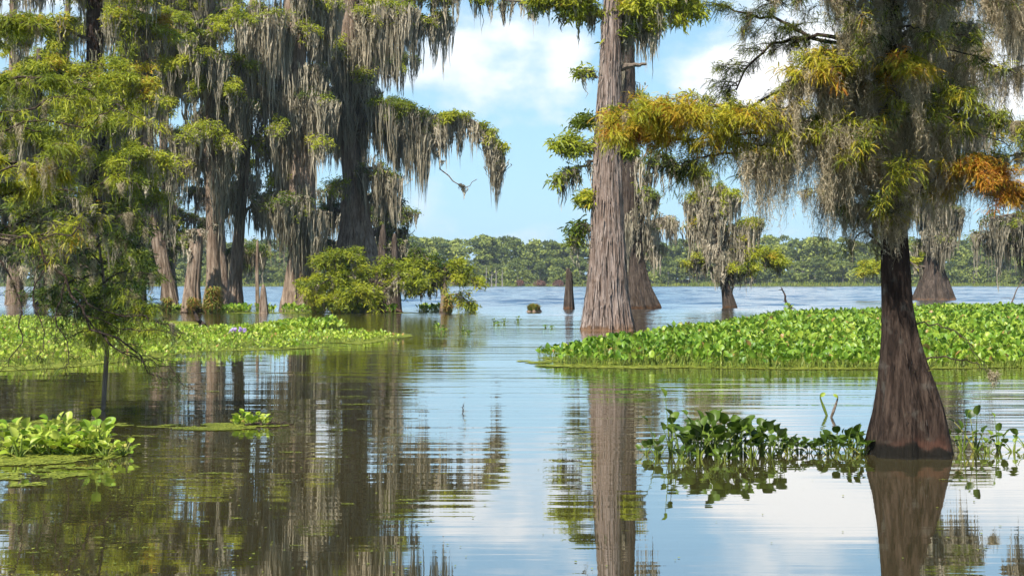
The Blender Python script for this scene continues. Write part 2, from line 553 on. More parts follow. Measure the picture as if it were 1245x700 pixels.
def far_tree(label):
    hh, rr = rng.uniform(9.5, 12.5), rng.uniform(3.0, 4.4)
    r = empty('shore_tree', (0, 0, 0), label, 'tree', 'trees along the far shore')
    tb = MB()
    for q in range(rng.integers(1, 4)):
        x0, y0 = rng.uniform(-1.2, 1.2, 2)
        C = smooth_path([(x0, y0, -0.3), (x0 * 1.2, y0, hh * 0.4), (x0 * 0.6, y0 * 0.6, hh * 0.8)], 6)
        tubes(tb, C[None], np.linspace(0.26, 0.08, 6)[None], 6, rng.uniform(0.0, .45))
    tb.build('trunk', M['farb'], r)
    cb = MB()
    far_crown(cb, np.zeros(3), hh, rr, 1700, rng.uniform(0.3, 0.75), 0.36, 0.02)
    cb.build('crown', M['far'], r)
    return r


def shore_top(px):
    xp = [-200, 100, 300, 470, 520, 560, 600, 640, 700, 800, 880, 930, 970, 1040, 1120, 1200, 1400]
    yp = [290, 288, 290, 289, 287, 286, 283, 289, 293, 292, 292, 286, 285, 289, 288, 290, 286]
    return np.interp(px, xp, yp)


protos = [far_tree('broad green tree standing at the far shoreline, one of the front row of the woods') for _ in range(7)]
used = [False] * 7
for i, px in enumerate(np.arange(-40, 1290, 17.0)):
    k = int(rng.integers(0, 7))
    Y = 456 + rng.uniform(0, 9)
    pp = px + rng.uniform(-6, 6)
    sc = rng.uniform(0.72, 1.08)
    loc = (float((pp - CXP) / F * Y), float(Y), 0.4)
    if not used[k]:
        r = protos[k]; used[k] = True
        r.location = loc; r.rotation_euler = (0, 0, rng.uniform(0, 6.28)); r.scale = (sc,) * 3
    else:
        copy_thing(protos[k], loc, float(rng.uniform(0, 6.28)), sc)
mb = MB()
for i in range(820):
    Y = rng.uniform(468, 545)
    px = rng.uniform(-260, 1500)
    top = (HZ - shore_top(px)) / F * Y + 1.0
    hh = top * rng.uniform(0.86, 1.03)
    far_crown(mb, np.array([(px - CXP) / F * Y, Y, 0.8]), hh, rng.uniform(3.0, 4.8), 480, rng.uniform(0.1, 0.9), 0.62, 0.0)
for i in range(260):
    Y = rng.uniform(454, 466); px = rng.uniform(-150, 1400)
    far_crown(mb, np.array([(px - CXP) / F * Y, Y, 0.3]), rng.uniform(3, 7), rng.uniform(2.0, 4.0), 200, rng.uniform(0.1, 0.9), 0.45, 0.0)
tag(mb.build('far_woods', M['far']), 'dense wood of green trees filling the far shore behind the front row', 'woods', None, 'stuff')
# reed fringe at the foot of the far woods
mb = MB()
n = 9000
X = rng.uniform(-190, 190, n); Yb = 450.5 + rng.uniform(-2.5, 2.5, n) + (vn(X / 25, X * 0, 4) - 0.5) * 8
hg = rng.uniform(0.4, 1.3, n) * (0.4 + vn(X / 9, X * 0, 8))
P0 = np.stack([X, Yb, np.full(n, 0.1)], 1); P1 = P0 + np.stack([rng.normal(0, 0.2, n), rng.normal(0, 0.2, n), hg], 1)
ribbons(mb, np.stack([P0, P1], 1), np.stack([np.full(n, 0.35), np.full(n, 0.1)], 1), unit(np.stack([rng.normal(size=n), rng.normal(size=n), np.zeros(n)], 1)), np.clip(rng.normal(0.35, 0.15, n), 0, 0.7))
tag(mb.build('reed_fringe', M['grass']), 'pale green reeds edging the far shoreline', 'reeds', None, 'stuff')

for px, wpx, hpx, lab in [(632, 11, 7, 'reddish brown shrub on the far shore right of the pale snags'), (655, 16, 8, 'widest reddish shrub on the far shore left of the great trunk'),
                          (679, 12, 7, 'reddish shrub on the far shore nearest the broken stump'), (562, 24, 8, 'rusty pink shrub on the far shore above the low green boughs')]:
    Y = 447.0
    r = empty('shore_shrub', ((px - CXP) / F * Y, Y, 0.0), lab, 'shrub', 'reddish shrubs on the far shore')
    sb = MB(); rr = wpx / F * Y / 2; hh = hpx / F * Y
    for q in range(6):
        d = rdir(150); d[:, 2] = abs(d[:, 2])
        leafquads(sb, np.array([rng.uniform(-0.6, 0.6) * rr, rng.uniform(-1, 1), 0.3]) + d * np.array([rr * 0.6, 1.2, hh * rng.uniform(0.7, 1)]), 0.18, rng.uniform(0, 1, 150))
    sb.build('foliage', M['redsh'], r)
    sb = MB(); a = rng.uniform(-1, 1, (8, 2)) * [rr * .7, .6]
    P = np.stack([np.stack([a[:, 0] * .6, a[:, 1], np.full(8, -0.2)], 1), np.stack([a[:, 0], a[:, 1], np.full(8, hh * 0.8)], 1)], 1)
    tubes(sb, P, np.full((8, 2), 0.05), 5); sb.build('stem', M['farb'], r)
for px, h_, lab in [(591, 24, 'tallest pale dead snag by the far shore'), (598, 18, 'short pale snag second from the left by the far shore'),
                    (603, 23, 'pale dead snag with a fork by the far shore'), (611, 21, 'rightmost pale dead snag by the far shore')]:
    Y = 444.0
    sb = MB()
    hh = h_ / F * Y
    C = smooth_path([(0, 0, -0.5), (rng.uniform(-.2, .2), 0, hh * .5), (rng.uniform(-.3, .3), 0, hh)], 7)
    tubes(sb, C[None], np.array([0.36, .22, .17, .15, .13, .11, .04])[None], 7, 0.62)
    C2 = smooth_path([C[4], C[4] + [rng.choice([-.7, .7]), 0, .9]], 3); tubes(sb, C2[None], np.array([[.08, .06, .03]]), 5, 0.6)
    tag(sb.build('dead_snag', M['farb'], origin=(0, 0, 0)), lab, 'dead tree', 'pale snags by the far shore').location = ((px - CXP) / F * Y, Y, 0)


# ------------------------------------------------------------------ cypress trees
class Tree:
    def __init__(s, px, py=None, Y=None, label='', name='cypress_tree', cat='tree', group='bald cypress trees', bark='bark', moss='moss', fol='fol', twig='twig', near=0):
        s.Y = Y if Y else DEP(py)
        s.base = np.array([(px - CXP) / F * s.Y, s.Y, 0.0])
        s.root = empty(name, s.base, label, cat, group)
        s.bark, s.moss, s.fol, s.twig, s.near = bark, moss, fol, twig, near
        s.axis = None; s.cmin = 1.2

    def trunk(s, prof, flute=0.12, nfl=9, rib=0.05, sides=72, rings=90, strips=0, jag=False, name='trunk', zflute=2.5, dy=0.0, sw=1.0):
        """prof: (row, left column, right column) read on the photograph, at this tree's distance"""
        Y = s.Y
        pr = sorted([((HZ - a) / F * Y + H, ((l + r) / 2 - CXP) / F * Y, (r - l) / 2 / F * Y) for a, l, r in prof])
        z = np.array([p_[0] for p_ in pr]); cx = np.array([p_[1] for p_ in pr]); rr = np.array([p_[2] for p_ in pr])
        z = np.concatenate([[-0.5], z]); cx = np.concatenate([[cx[0]], cx]); rr = np.concatenate([[rr[0] * 1.02], rr])
        u = np.linspace(0, 1, rings) ** 1.25
        Z = z[0] + (z[-1] - z[0]) * u
        CX = np.interp(Z, z, cx); R = np.interp(Z, z, rr)
        for _ in range(3):
            CX[1:-1] = (CX[:-2] + CX[1:-1] + CX[2:]) / 3; R[1:-1] = (R[:-2] + R[1:-1] + R[2:]) / 3
        th = np.arange(sides) / sides * 2 * math.pi
        ph = rng.uniform(0, 6.28, 12)
        TH, ZZ = np.meshgrid(th, Z)
        h_ = np.clip(1 - ZZ / zflute, 0, 1) ** 1.3
        wob = 0.35 * np.sin(ZZ * 0.7 + ph[0])
        fl = (np.abs(np.cos((nfl * TH) / 2 + wob + ph[1])) * 2 - 1.1) * 0.6 + 0.5 * np.cos((nfl * 2 - 3) * TH + ph[2] + wob * 2)
        ra = 1 + flute * fl * (0.22 + 0.9 * h_)
        rb = 0
        for q in range(7):
            f_ = rng.integers(11, max(14, sides // 3)); rb = rb + np.cos(f_ * TH + ph[3 + q % 8] + rng.uniform(-1, 1) * ZZ + 1.5 * np.sin(ZZ * rng.uniform(.5, 2.) + q)) * rng.uniform(.4, 1)
        TB = np.mod(TH - math.pi / 2, 2 * math.pi)
        sd0 = int(rng.integers(0, 9999))
        fr = (fbm(TB * sides / 16, ZZ * 1.1 + vn(TB * 3, ZZ, sd0) * 2, sd0, 3) - 0.5) * 3.2
        ra = ra + rib * (rb * 0.22 + fr * 0.55) + 0.03 * np.cos(2 * TH + ph[9]) + 0.03 * np.cos(3 * TH + ph[8] + ZZ * .5)
        RR = R[:, None] * ra / np.percentile(ra, 94, axis=1)[:, None]
        if jag:
            top = np.clip((u - 0.9) / 0.1, 0, 1)[:, None]
            ZZ = ZZ - top * (fbm(TH * 2.2, TH * 0, 31, 3)) * (z[-1] - z[0]) * 0.16
        CYo = dy + 0.15 * np.sin(Z * 0.25 + ph[5]) * (Z > 0)
        V = np.stack([CX[:, None] + RR * np.cos(TH), Y + CYo[:, None] + RR * np.sin(TH), ZZ], -1).reshape(-1, 3)
        mb = MB()
        i = (np.arange(rings - 1)[:, None] * sides + np.arange(sides)[None]).ravel()
        j = (np.arange(rings - 1)[:, None] * sides + (np.arange(sides)[None] + 1) % sides).ravel()
        mb.add(V, np.stack([i, j, j + sides, i + sides], 1))
        # close the top
        last = (rings - 1) * sides
        cap = np.array([[CX[-1], Y + CYo[-1], Z[-1] - (R[-1] * 0.5 if jag else -0.02)]])
        mb.add(cap, np.zeros((0, 3), int))
        k = np.arange(sides)
        mb.f[3].append(np.stack([last + k, last + (k + 1) % sides, np.full(sides, rings * sides)], 1))
        if strips:
            zz = rng.uniform(0.3, Z[-1] - 0.5, strips); a = rng.uniform(0, 6.28, strips)
            L = rng.uniform(0.15, 0.7, strips) * sw
            K = 4
            uu = np.linspace(0, 1, K)
            zc = zz[:, None] - L[:, None] * uu
            rr_ = np.interp(zc, Z, R); cx_ = np.interp(zc, Z, CX); cy_ = np.interp(zc, Z, CYo)
            lift = rr_ * (0.985 + flute * 0.15) + 0.012 * sw + (uu ** 2)[None] * rng.uniform(0, 0.07, strips)[:, None] * sw
            aa = a[:, None] + rng.normal(0, 0.05, strips)[:, None] * uu
            C = np.stack([cx_ + lift * np.cos(aa), Y + cy_ + lift * np.sin(aa), zc], -1)
            S = np.stack([-np.sin(a), np.cos(a), np.zeros(strips)], 1)
            wd = rng.uniform(0.012, 0.05, strips)[:, None] * sw * np.array([1, 1, 0.8, 0.3])[None]
            ribbons(mb, C, wd, S, 0.5)
        mb.build(name, M[s.bark], s.root, s.base, smooth=True)
        s.axis = (Z, CX, R, CYo)
        return s

    def at(s, zq):
        Z, CX, R, CY = s.axis
        return np.array([np.interp(zq, Z, CX), s.Y + np.interp(zq, Z, CY), zq]), float(np.interp(zq, Z, R))

    def limb(s, pts, r=0.10, spread=1.2, nsub=12, fol=350, moss=24, mL=(0.8, 2.2), tint=0.45, tv=0.12, fs=None, drop=0.25, px=True, bare=False, mt=0.5,
             mw=None, fol_up=0.12, pad=None, mossmain=0.5, t0=0.15, mk=None):
        if px:
            P = np.array([W(q[0], q[1], s.Y + (q[2] if len(q) > 2 else 0)) for q in pts])
        else:
            P = np.array(pts, float)
        K = 14
        C = smooth_path(P, K)
        L = np.linalg.norm(np.diff(C, axis=0), axis=1).sum()
        C[1:-1] += rng.normal(0, 0.012 * L, (K - 2, 3))
        wood = MB()
        tubes(wood, C[None], (r * np.linspace(1, 0.25, K) ** 0.8)[None], 8)
        # side branches
        ns = max(int(nsub), 1)
        tt = rng.uniform(t0, 1.0, ns)
        st = np.stack([np.interp(tt, np.linspace(0, 1, K), C[:, a]) for a in range(3)], 1)
        main = unit(C[-1] - C[0])
        d = unit(rng.normal(size=(ns, 3)) * np.array([1, 1, 0.46]) + main * 0.5 + np.array([0, 0, fol_up]))
        ln = spread * rng.uniform(0.45, 1.0, ns) * (1.15 - 0.5 * tt)
        kk = 6; u = np.linspace(0, 1, kk)
        SB = st[:, None] + d[:, None] * (ln[:, None] * u)[..., None]
        SB[..., 2] -= drop * (u ** 2)[None] * ln[:, None]
        SB[:, 1:] += rng.normal(0, 0.03, (ns, kk - 1, 3)) * ln[:, None, None]
        tubes(wood, SB, (r * 0.28) * np.linspace(1, 0.2, kk)[None] * np.ones((ns, 1)), 5)
        # twigs
        nt = ns * 4
        b = rng.integers(0, ns, nt); q = rng.uniform(0.2, 1, nt)
        ts = np.stack([[np.interp(q[i], u, SB[b[i], :, a]) for a in range(3)] for i in range(nt)])
        td = unit(rng.normal(size=(nt, 3)) * np.array([1, 1, 0.4]) + d[b] * 0.7)
        tl = ln[b] * rng.uniform(0.2, 0.45, nt)
        TW = ts[:, None] + td[:, None] * (tl[:, None] * np.linspace(0, 1, 4))[..., None]
        TW[..., 2] -= (0.3 * np.linspace(0, 1, 4) ** 2)[None] * tl[:, None]
        tubes(wood, TW, (r * 0.10) * np.linspace(1, 0.3, 4)[None] * np.ones((nt, 1)), 4)
        lo = wood.build('limb', M[s.twig], s.root, s.base)
        near = s.near
        if fol:
            fb = MB()
            n = int(fol * (1.8 if not near else 1.15))
            on_tw = rng.uniform(size=n) < 0.75
            bi = rng.integers(0, nt, n); qi = rng.uniform(0.1, 1.05, n)
            A = TW[bi]
            idx = np.clip(qi * 3, 0, 2.999); i0 = idx.astype(int); f_ = (idx - i0)[:, None]
            P1 = A[np.arange(n), i0] * (1 - f_) + A[np.arange(n), i0 + 1] * f_
            bj = rng.integers(0, ns, n); qj = rng.uniform(0.3, 1.02, n)
            idx = np.clip(qj * 5, 0, 4.999); i1 = idx.astype(int); f_ = (idx - i1)[:, None]
            P2 = SB[bj][np.arange(n), i1] * (1 - f_) + SB[bj][np.arange(n), i1 + 1] * f_
            P_ = np.where(on_tw[:, None], P1, P2)
            sub = np.where(on_tw, b[bi], bj)
            ax = np.where(on_tw[:, None], td[bi], d[bj])
            pd = pad if pad is not None else (0.14 if not near else 0.02)
            P_ = P_ + rng.normal(size=(n, 3)) * pd * np.array([1, 1, 0.75])
            D_ = unit(ax * 0.7 + rng.normal(size=(n, 3)) * np.array([0.8, 0.8, 0.5]) + np.array([0, 0, -0.02 if not near else -0.25]))
            fl = (fs or (0.19 if not near else 0.11)) * rng.uniform(0.6, 1.25, n)
            tnt = np.clip(tint + rng.normal(0, tv, ns)[sub] + rng.normal(0, tv * 0.6, n), 0.01, 0.99)
            if near:
                pinnate(fb, P_, D_, fl, tnt, 8)
            else:
                u3 = np.array([0, 0.45, 1.0])
                C3 = P_[:, None] + D_[:, None] * (fl[:, None] * u3)[..., None]
                C3[..., 2] -= (u3 ** 2)[None] * fl[:, None] * 0.35
                S = unit(np.cross(D_, rdir(n)))
                ribbons(fb, C3, fl[:, None] * np.array([0.12, 0.27, 0.05])[None], S, tnt)
            fb.build('foliage', M[s.fol], lo, s.base)
        if moss:
            ms = MB()
            n = int(moss)
            one = n <= 8
            pm = rng.uniform(size=n) < mossmain
            q = rng.uniform(0.05, 1, n)
            PM = np.stack([np.interp(q, np.linspace(0, 1, K), C[:, a]) for a in range(3)], 1)
            bj = rng.integers(0, ns, n); i1 = rng.integers(1, kk, n)
            PS = SB[bj, i1]
            A = np.where(pm[:, None], PM, PS)
            Lm = mL[0] + (mL[1] - mL[0]) * rng.uniform(0, 1, n) ** 1.8
            if one:
                for i in range(n):
                    ms = MB(); moss_bundles(ms, A[i:i + 1], Lm[i:i + 1], near, mt, mw, mk); ms.build('hanging_moss', M[s.moss], lo, s.base)
            else:
                moss_bundles(ms, A, Lm, near, mt, mw, mk)
                ms.build('hanging_moss', M[s.moss], lo, s.base)
        return lo

    def cloak(s, n, z0, z1, mL=(1.5, 4), mt=0.5, rad=(0.05, 0.6), mk=None, mw=None):
        nc = max(3, n // 7); zc_ = rng.uniform(z0, z1, nc); ac_ = rng.uniform(0, 6.28, nc); ic = rng.integers(0, nc, n)
        zq = np.clip(zc_[ic] + rng.normal(0, .5, n), z0, z1); a = ac_[ic] + rng.normal(0, .45, n)
        Z, CX, R, CY = s.axis
        r_ = np.interp(zq, Z, R) * 1.05 + rng.uniform(rad[0], rad[1], n)
        A = np.stack([np.interp(zq, Z, CX) + np.cos(a) * r_, s.Y + np.interp(zq, Z, CY) + np.sin(a) * r_, zq], 1)
        Lm = mL[0] + (mL[1] - mL[0]) * rng.uniform(0, 1, n) ** 1.5
        Lm = np.minimum(Lm, np.maximum(zq - s.cmin, 0.3))
        ms = MB()
        moss_bundles(ms, A, Lm, s.near == 1, mt, mw, mk)
        tw = MB()
        c0 = A.copy(); c0[:, 0] = np.interp(zq, Z, CX); c0[:, 1] = s.Y + np.interp(zq, Z, CY); c0[:, 2] += 0.05
        tubes(tw, np.stack([c0, (c0 + A) / 2 + [0, 0, .06], A], 1), np.array([[.03, .022, .012]]) * np.ones((n, 1)), 4)
        st = tw.build('stub_twigs', M[s.twig], s.root, s.base)
        ms.build('hanging_moss', M[s.moss], st, s.base)
        return s

    def auto(s, n, z0, z1, ln=(2.0, 4.0), **kw):
        for i in range(n):
            zq = rng.uniform(z0, z1); c0, r0 = s.at(zq)
            a = rng.uniform(0, 6.28)
            l_ = rng.uniform(*ln)
            dd = np.array([math.cos(a), math.sin(a) * 0.8, 0])
            p0 = c0 + dd * r0 * 0.6
            s.limb([p0, p0 + dd * l_ * 0.5 + [0, 0, l_ * 0.14], p0 + dd * l_ + [0, 0, l_ * rng.uniform(-0.05, 0.2)]], px=False, **kw)
        return s


def pinnate(mb, P, D_, L, tnt, J):
    """feathery cypress fronds: a drooping rib with two rows of narrow leaflets"""
    n = len(P)
    if n == 0: return
    side = unit(np.cross(D_, unit(rng.normal(size=(n, 3)) * 0.5 + np.array([0, 0, 1.0]))))
    u = (np.arange(J) + 0.5) / J
    C = P[:, None] + D_[:, None] * (L[:, None] * u)[..., None]
    C[..., 2] -= (u ** 2)[None] * L[:, None] * 0.42
    T = unit(np.gradient(C, axis=1))
    prof = np.sin(np.pi * np.clip(u * 0.82 + 0.16, 0, 1)) ** 0.7
    for sg in (-1, 1):
        ld = unit(T * 0.75 + side[:, None] * sg * 0.75 + np.array([0, 0, -0.12]))
        ll = (L[:, None] * 0.145 * prof[None])[..., None]
        w_ = T * (L[:, None, None] * 0.50 / J)
        a = C - w_; b = C + w_; c = C + ld * ll
        v = np.stack([a, b, c], 2).reshape(-1, 3)
        i = np.arange(n * J) * 3
        mb.add(v, np.stack([i, i + 1, i + 2], 1), np.repeat(tnt, J * 3))
    u2 = np.linspace(0, 1, 4)
    C2 = P[:, None] + D_[:, None] * (L[:, None] * u2)[..., None]
    C2[..., 2] -= (u2 ** 2)[None] * L[:, None] * 0.42
    ribbons(mb, C2, L[:, None] * np.array([0.03, 0.03, 0.025, 0.05])[None], side, tnt)


def moss_bundles(ms, A, Lm, near, mt=0.5, mw=None, mk=None):
    n = len(A)
    Lm = np.minimum(Lm, np.maximum(A[:, 2] - 0.12, 0.1))
    if near:
        k = mk or 22; K = 15
        rb = np.clip(Lm * 0.07, 0.02, 0.08)
        w0 = mw or 0.0042
    else:
        k = mk or 13; K = 6
        rb = np.clip(Lm * 0.085, 0.08, 0.30)
        w0 = mw or 0.075
    idx = np.repeat(np.arange(n), k)
    off = rng.normal(size=(n * k, 2))
    rad = np.linalg.norm(off, axis=1)
    L = Lm[idx] * np.clip(1.0 - 0.36 * rad, 0.18, 1) * rng.uniform(0.7, 1.0, n * k)
    P0 = A[idx].copy()
    P0[:, :2] += off * rb[idx][:, None]
    P0[:, 2] -= rng.uniform(0, 0.3, n * k) * Lm[idx] * 0.35 - (0.03 if near else 0.08)
    u = np.linspace(0, 1, K)
    C = P0[:, None] + np.array([0, 0, -1.0]) * (L[:, None] * u)[..., None]
    # converge towards the bundle axis on the way down
    C[..., :2] += (-off * (rb[idx] * 0.55)[:, None])[:, None] * (u ** 1.3)[None, :, None]
    if near:
        ph = rng.uniform(0, 6.28, (n * k, 2, 1)); fr = rng.uniform(14, 42, (n * k, 2, 1))
        sw = np.sin(fr * (L[:, None] * u)[:, None] + ph) * 0.015 * rng.uniform(0.3, 1.6, (n * k, 2, 1))
        C[..., :2] += np.moveaxis(sw, 1, 2)
        C += rng.normal(0, 0.006, C.shape)
    else:
        C[..., :2] += rng.normal(0, 0.034, (n * k, K, 2)) + (rng.normal(0, 0.03, (n, 1, 2))[idx] * u[None, :, None])
    a = rng.uniform(0, 3.14, n * k)
    S = np.stack([np.cos(a), np.sin(a), np.zeros(n * k)], 1)
    prof = np.interp(u, [0, 0.25, 0.8, 1], [0.55, 1.0, 0.6, 0.06])
    wd = w0 * rng.uniform(0.5, 1.3, n * k)[:, None] * prof[None]
    tnt = np.clip(mt - (0.06 if near else 0) + rng.normal(0, 0.22, n)[idx] + rng.normal(0, 0.17, n * k), 0.02, 0.98)
    ribbons(ms, C, wd, S, tnt)
    if near:
        # short curls standing off the strands
        m_ = n * k * 8
        si = rng.integers(0, n * k, m_); ki = rng.integers(1, K - 1, m_)
        P1 = C[si, ki]
        d1 = unit(rng.normal(size=(m_, 3)) + np.array([0, 0, -0.5])); d2 = unit(rng.normal(size=(m_, 3)) + np.array([0, 0, -1.2]))
        l1 = rng.uniform(0.012, 0.035, m_)[:, None]
        Cc = np.stack([P1, P1 + d1 * l1, P1 + d1 * l1 + d2 * l1 * 1.2], 1)
        ribbons(ms, Cc, w0 * 0.8 * np.array([1, 0.9, 0.3])[None] * np.ones((m_, 1)), unit(np.cross(d1, d2)), np.clip(tnt[si] + 0.12, 0, 1))


def tiers(tr, n, z0, z1, ln, seed_fol, seed_moss, **kw):
    tr.auto(n, z0, z1, ln, fol=seed_fol, moss=seed_moss, **kw)


# ---- second rank of cypresses, further out behind the left grove
back = [(18, 96, 'shaded cypress at the far left edge of the grove'), (75, 104, 'back-row cypress seen between the leftmost boughs'),
        (150, 98, 'back-row cypress left of the pale leaning trunk'), (205, 112, 'back-row cypress behind the broken snag'),
        (268, 100, 'back-row cypress left of the sky gap'), (445, 102, 'back-row cypress just right of the great buttress')]
for px, Y, lab in back:
    T = Tree(px, Y=Y, label=lab + ', draped in moss', group='cypresses of the left grove')
    w = rng.uniform(9, 13); l_ = rng.uniform(-12, 12)
    ytop = -60
    T.trunk([(HZ + H * F / Y, px - w * 1.1, px + w * 1.1), (330, px - w * .75, px + w * .75), (250, px - w * .5 + l_ * .3, px + w * .5 + l_ * .3), (100, px - w * .4 + l_ * .7, px + w * .4 + l_ * .7), (ytop, px - w * .3 + l_, px + w * .3 + l_)], sides=40, rings=50)
    T.cloak(24, 3, 18, (2, 5), .35)
    T.auto(6, 3.5, 11, (1.8, 4.2), nsub=11, spread=1.8, fol=700, moss=30, mL=(1.2, 3.6), tint=0.25, mt=0.3)
    T.auto(7, 10, 21, (2.5, 5), nsub=11, spread=2.0, fol=900, moss=30, mL=(1.2, 4), tint=0.38, mt=0.35)

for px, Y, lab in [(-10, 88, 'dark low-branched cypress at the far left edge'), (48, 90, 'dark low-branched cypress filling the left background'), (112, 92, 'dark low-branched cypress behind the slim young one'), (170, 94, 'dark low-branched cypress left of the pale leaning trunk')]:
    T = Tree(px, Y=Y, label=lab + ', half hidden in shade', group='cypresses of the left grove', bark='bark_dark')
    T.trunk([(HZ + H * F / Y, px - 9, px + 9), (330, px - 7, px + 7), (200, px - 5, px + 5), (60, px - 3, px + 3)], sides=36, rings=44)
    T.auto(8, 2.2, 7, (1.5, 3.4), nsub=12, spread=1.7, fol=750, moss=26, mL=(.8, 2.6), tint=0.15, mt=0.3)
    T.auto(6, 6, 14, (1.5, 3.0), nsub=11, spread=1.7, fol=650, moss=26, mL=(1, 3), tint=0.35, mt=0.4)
# ---- front rank of the left grove
G1 = Tree(212, 379, label='pale leaning cypress nearest the left boughs of the grove', group='cypresses of the left grove')
G1.trunk([(379, 199, 219), (350, 196, 212), (300, 184, 202), (240, 174, 192), (120, 168, 184), (-60, 168, 180)])
G1.limb([(178, 190), (150, 150), (120, 120)], nsub=12, fol=900, moss=26, tint=0.5, mL=(1, 3))
G1.limb([(180, 120), (215, 95), (250, 85)], nsub=14, fol=1500, moss=26, tint=0.5, mL=(1, 3))
G1.limb([(176, 60), (140, 40), (105, 35)], nsub=14, fol=1300, moss=20, tint=0.5, mL=(1, 3))
G1.limb([(178, 250), (200, 262), (214, 270)], nsub=8, fol=420, moss=18, tint=0.55, spread=0.9, mL=(1, 2.5))
G1.limb([(176, 30), (215, 10), (260, -5)], nsub=14, fol=1300, moss=30, tint=0.5, mL=(1, 3))
G1.auto(4, 6, 15, (1.5, 3.2), nsub=9, fol=500, moss=26, mL=(1.5, 4), tint=0.45)
G1.auto(5, 15, 21, (2.5, 4), nsub=9, fol=700, moss=26, mL=(1.5, 4), tint=0.5)

G1.cloak(22, 6, 16, (2, 5), .55)

G2 = Tree(232, 380, label='broken-topped snag with a ragged head in the left grove', cat='dead tree', group='cypresses of the left grove')
G2.trunk([(380, 219, 247), (350, 224, 244), (310, 229, 247), (275, 233, 247)], jag=True, rings=60, flute=0.18)
G2.limb([(242, 290), (252, 280), (258, 270)], r=0.05, nsub=5, fol=0, moss=8, spread=0.6, mL=(0.5, 1.4), mt=0.6)
G2.limb([(236, 305), (228, 292), (224, 284)], r=0.05, nsub=5, fol=60, moss=8, spread=0.6, mL=(0.5, 1.8))

G3 = Tree(258, 379, label='moss-hung cypress with rusty grass round its foot', group='cypresses of the left grove')
G3.trunk([(379, 243, 273), (345, 250, 270), (300, 250, 266), (200, 247, 262), (80, 248, 262), (-60, 252, 264)])
G3.limb([(256, 100), (235, 70), (205, 60)], nsub=14, fol=1600, moss=24, tint=0.55, mL=(1, 2.6))
G3.limb([(256, 60), (285, 70), (310, 80)], nsub=14, fol=1300, moss=24, tint=0.5, mL=(1, 3))
G3.limb([(255, 150), (285, 128), (305, 130)], nsub=10, fol=700, moss=34, tint=0.45, mL=(1.5, 3.4))
G3.limb([(255, 185), (230, 160), (212, 165)], nsub=8, fol=350, moss=40, tint=0.4, mL=(2, 5))
G3.limb([(254, 10), (230, -5), (205, 0)], nsub=12, fol=900, moss=30, tint=0.5, mL=(1.5, 3.5))
G3.auto(3, 4.5, 11, (0.8, 2.0), nsub=8, fol=160, moss=40, mL=(1.8, 4.5), tint=0.3)
G3.auto(6, 10, 19, (1.6, 3.2), nsub=9, fol=700, moss=36, mL=(1.5, 4), tint=0.45)

G3.cloak(36, 5, 15, (2, 5.5), .4)

G4 = Tree(283, 377, label='reddish cypress leaning right beside the sky gap of the left grove', group='cypresses of the left grove')
G4.trunk([(377, 268, 298), (350, 276, 294), (310, 280, 295), (250, 287, 300), (150, 298, 308), (-60, 306, 315)])
G4.limb([(300, 90), (320, 60), (330, 50)], nsub=10, fol=400, moss=40, tint=0.5, mL=(2, 5))
G4.limb([(297, 240), (278, 225), (262, 230)], nsub=8, fol=260, moss=20, tint=0.35, mL=(1, 3))
G4.limb([(296, 260), (312, 245), (325, 250)], nsub=8, fol=260, moss=20, tint=0.3, mL=(1, 3), mt=0.35)
G4.auto(4, 8, 18, (1.2, 2.4), nsub=8, fol=400, moss=32, mL=(1.5, 4.5), tint=0.45)

G4.cloak(26, 6, 15, (2, 5.5), .5)
G2.cloak(14, 3, 4.2, (.6, 1.6), .6, (0, .15))

GA = Tree(368, 378, label='great cypress cloaked in moss left of the bare buttress', group='cypresses of the left grove')
GA.trunk([(378, 338, 398), (345, 345, 390), (300, 352, 388), (200, 352, 384), (100, 348, 374), (0, 345, 368), (-80, 345, 365)], flute=0.14)
GA.limb([(365, 215), (345, 212), (322, 216)], nsub=9, fol=700, moss=12, tint=0.62, spread=0.9, mL=(0.6, 1.6))
GA.limb([(355, 30), (320, 10), (290, 18)], nsub=14, fol=500, moss=60, tint=0.5, mL=(2.5, 5.5), mt=0.6)
GA.limb([(355, 70), (325, 60), (300, 75)], nsub=12, fol=160, moss=46, tint=0.45, mL=(2, 4.5), mt=0.6)
GA.limb([(370, 240), (345, 232), (322, 240)], nsub=12, fol=250, moss=40, tint=0.3, mL=(2, 5), mt=0.45)
GA.limb([(372, 20), (392, 0), (405, 5)], nsub=12, fol=400, moss=50, tint=0.5, mL=(2.5, 5), mt=0.55)
GA.auto(7, 6, 17, (0.7, 1.5), nsub=7, fol=70, moss=52, mL=(2.5, 5.5), tint=0.4, spread=0.7)
GA.auto(3, 4, 12, (1.5, 2.8), nsub=8, fol=300, moss=34, mL=(2, 4.5), tint=0.28, mt=0.35)
GA.auto(4, 15, 21, (2, 3.4), nsub=9, fol=600, moss=34, mL=(1.5, 4), tint=0.5)

GA.cmin = .4
GA.cloak(95, 4, 17, (2.5, 6), .45, (.05, 1.0))

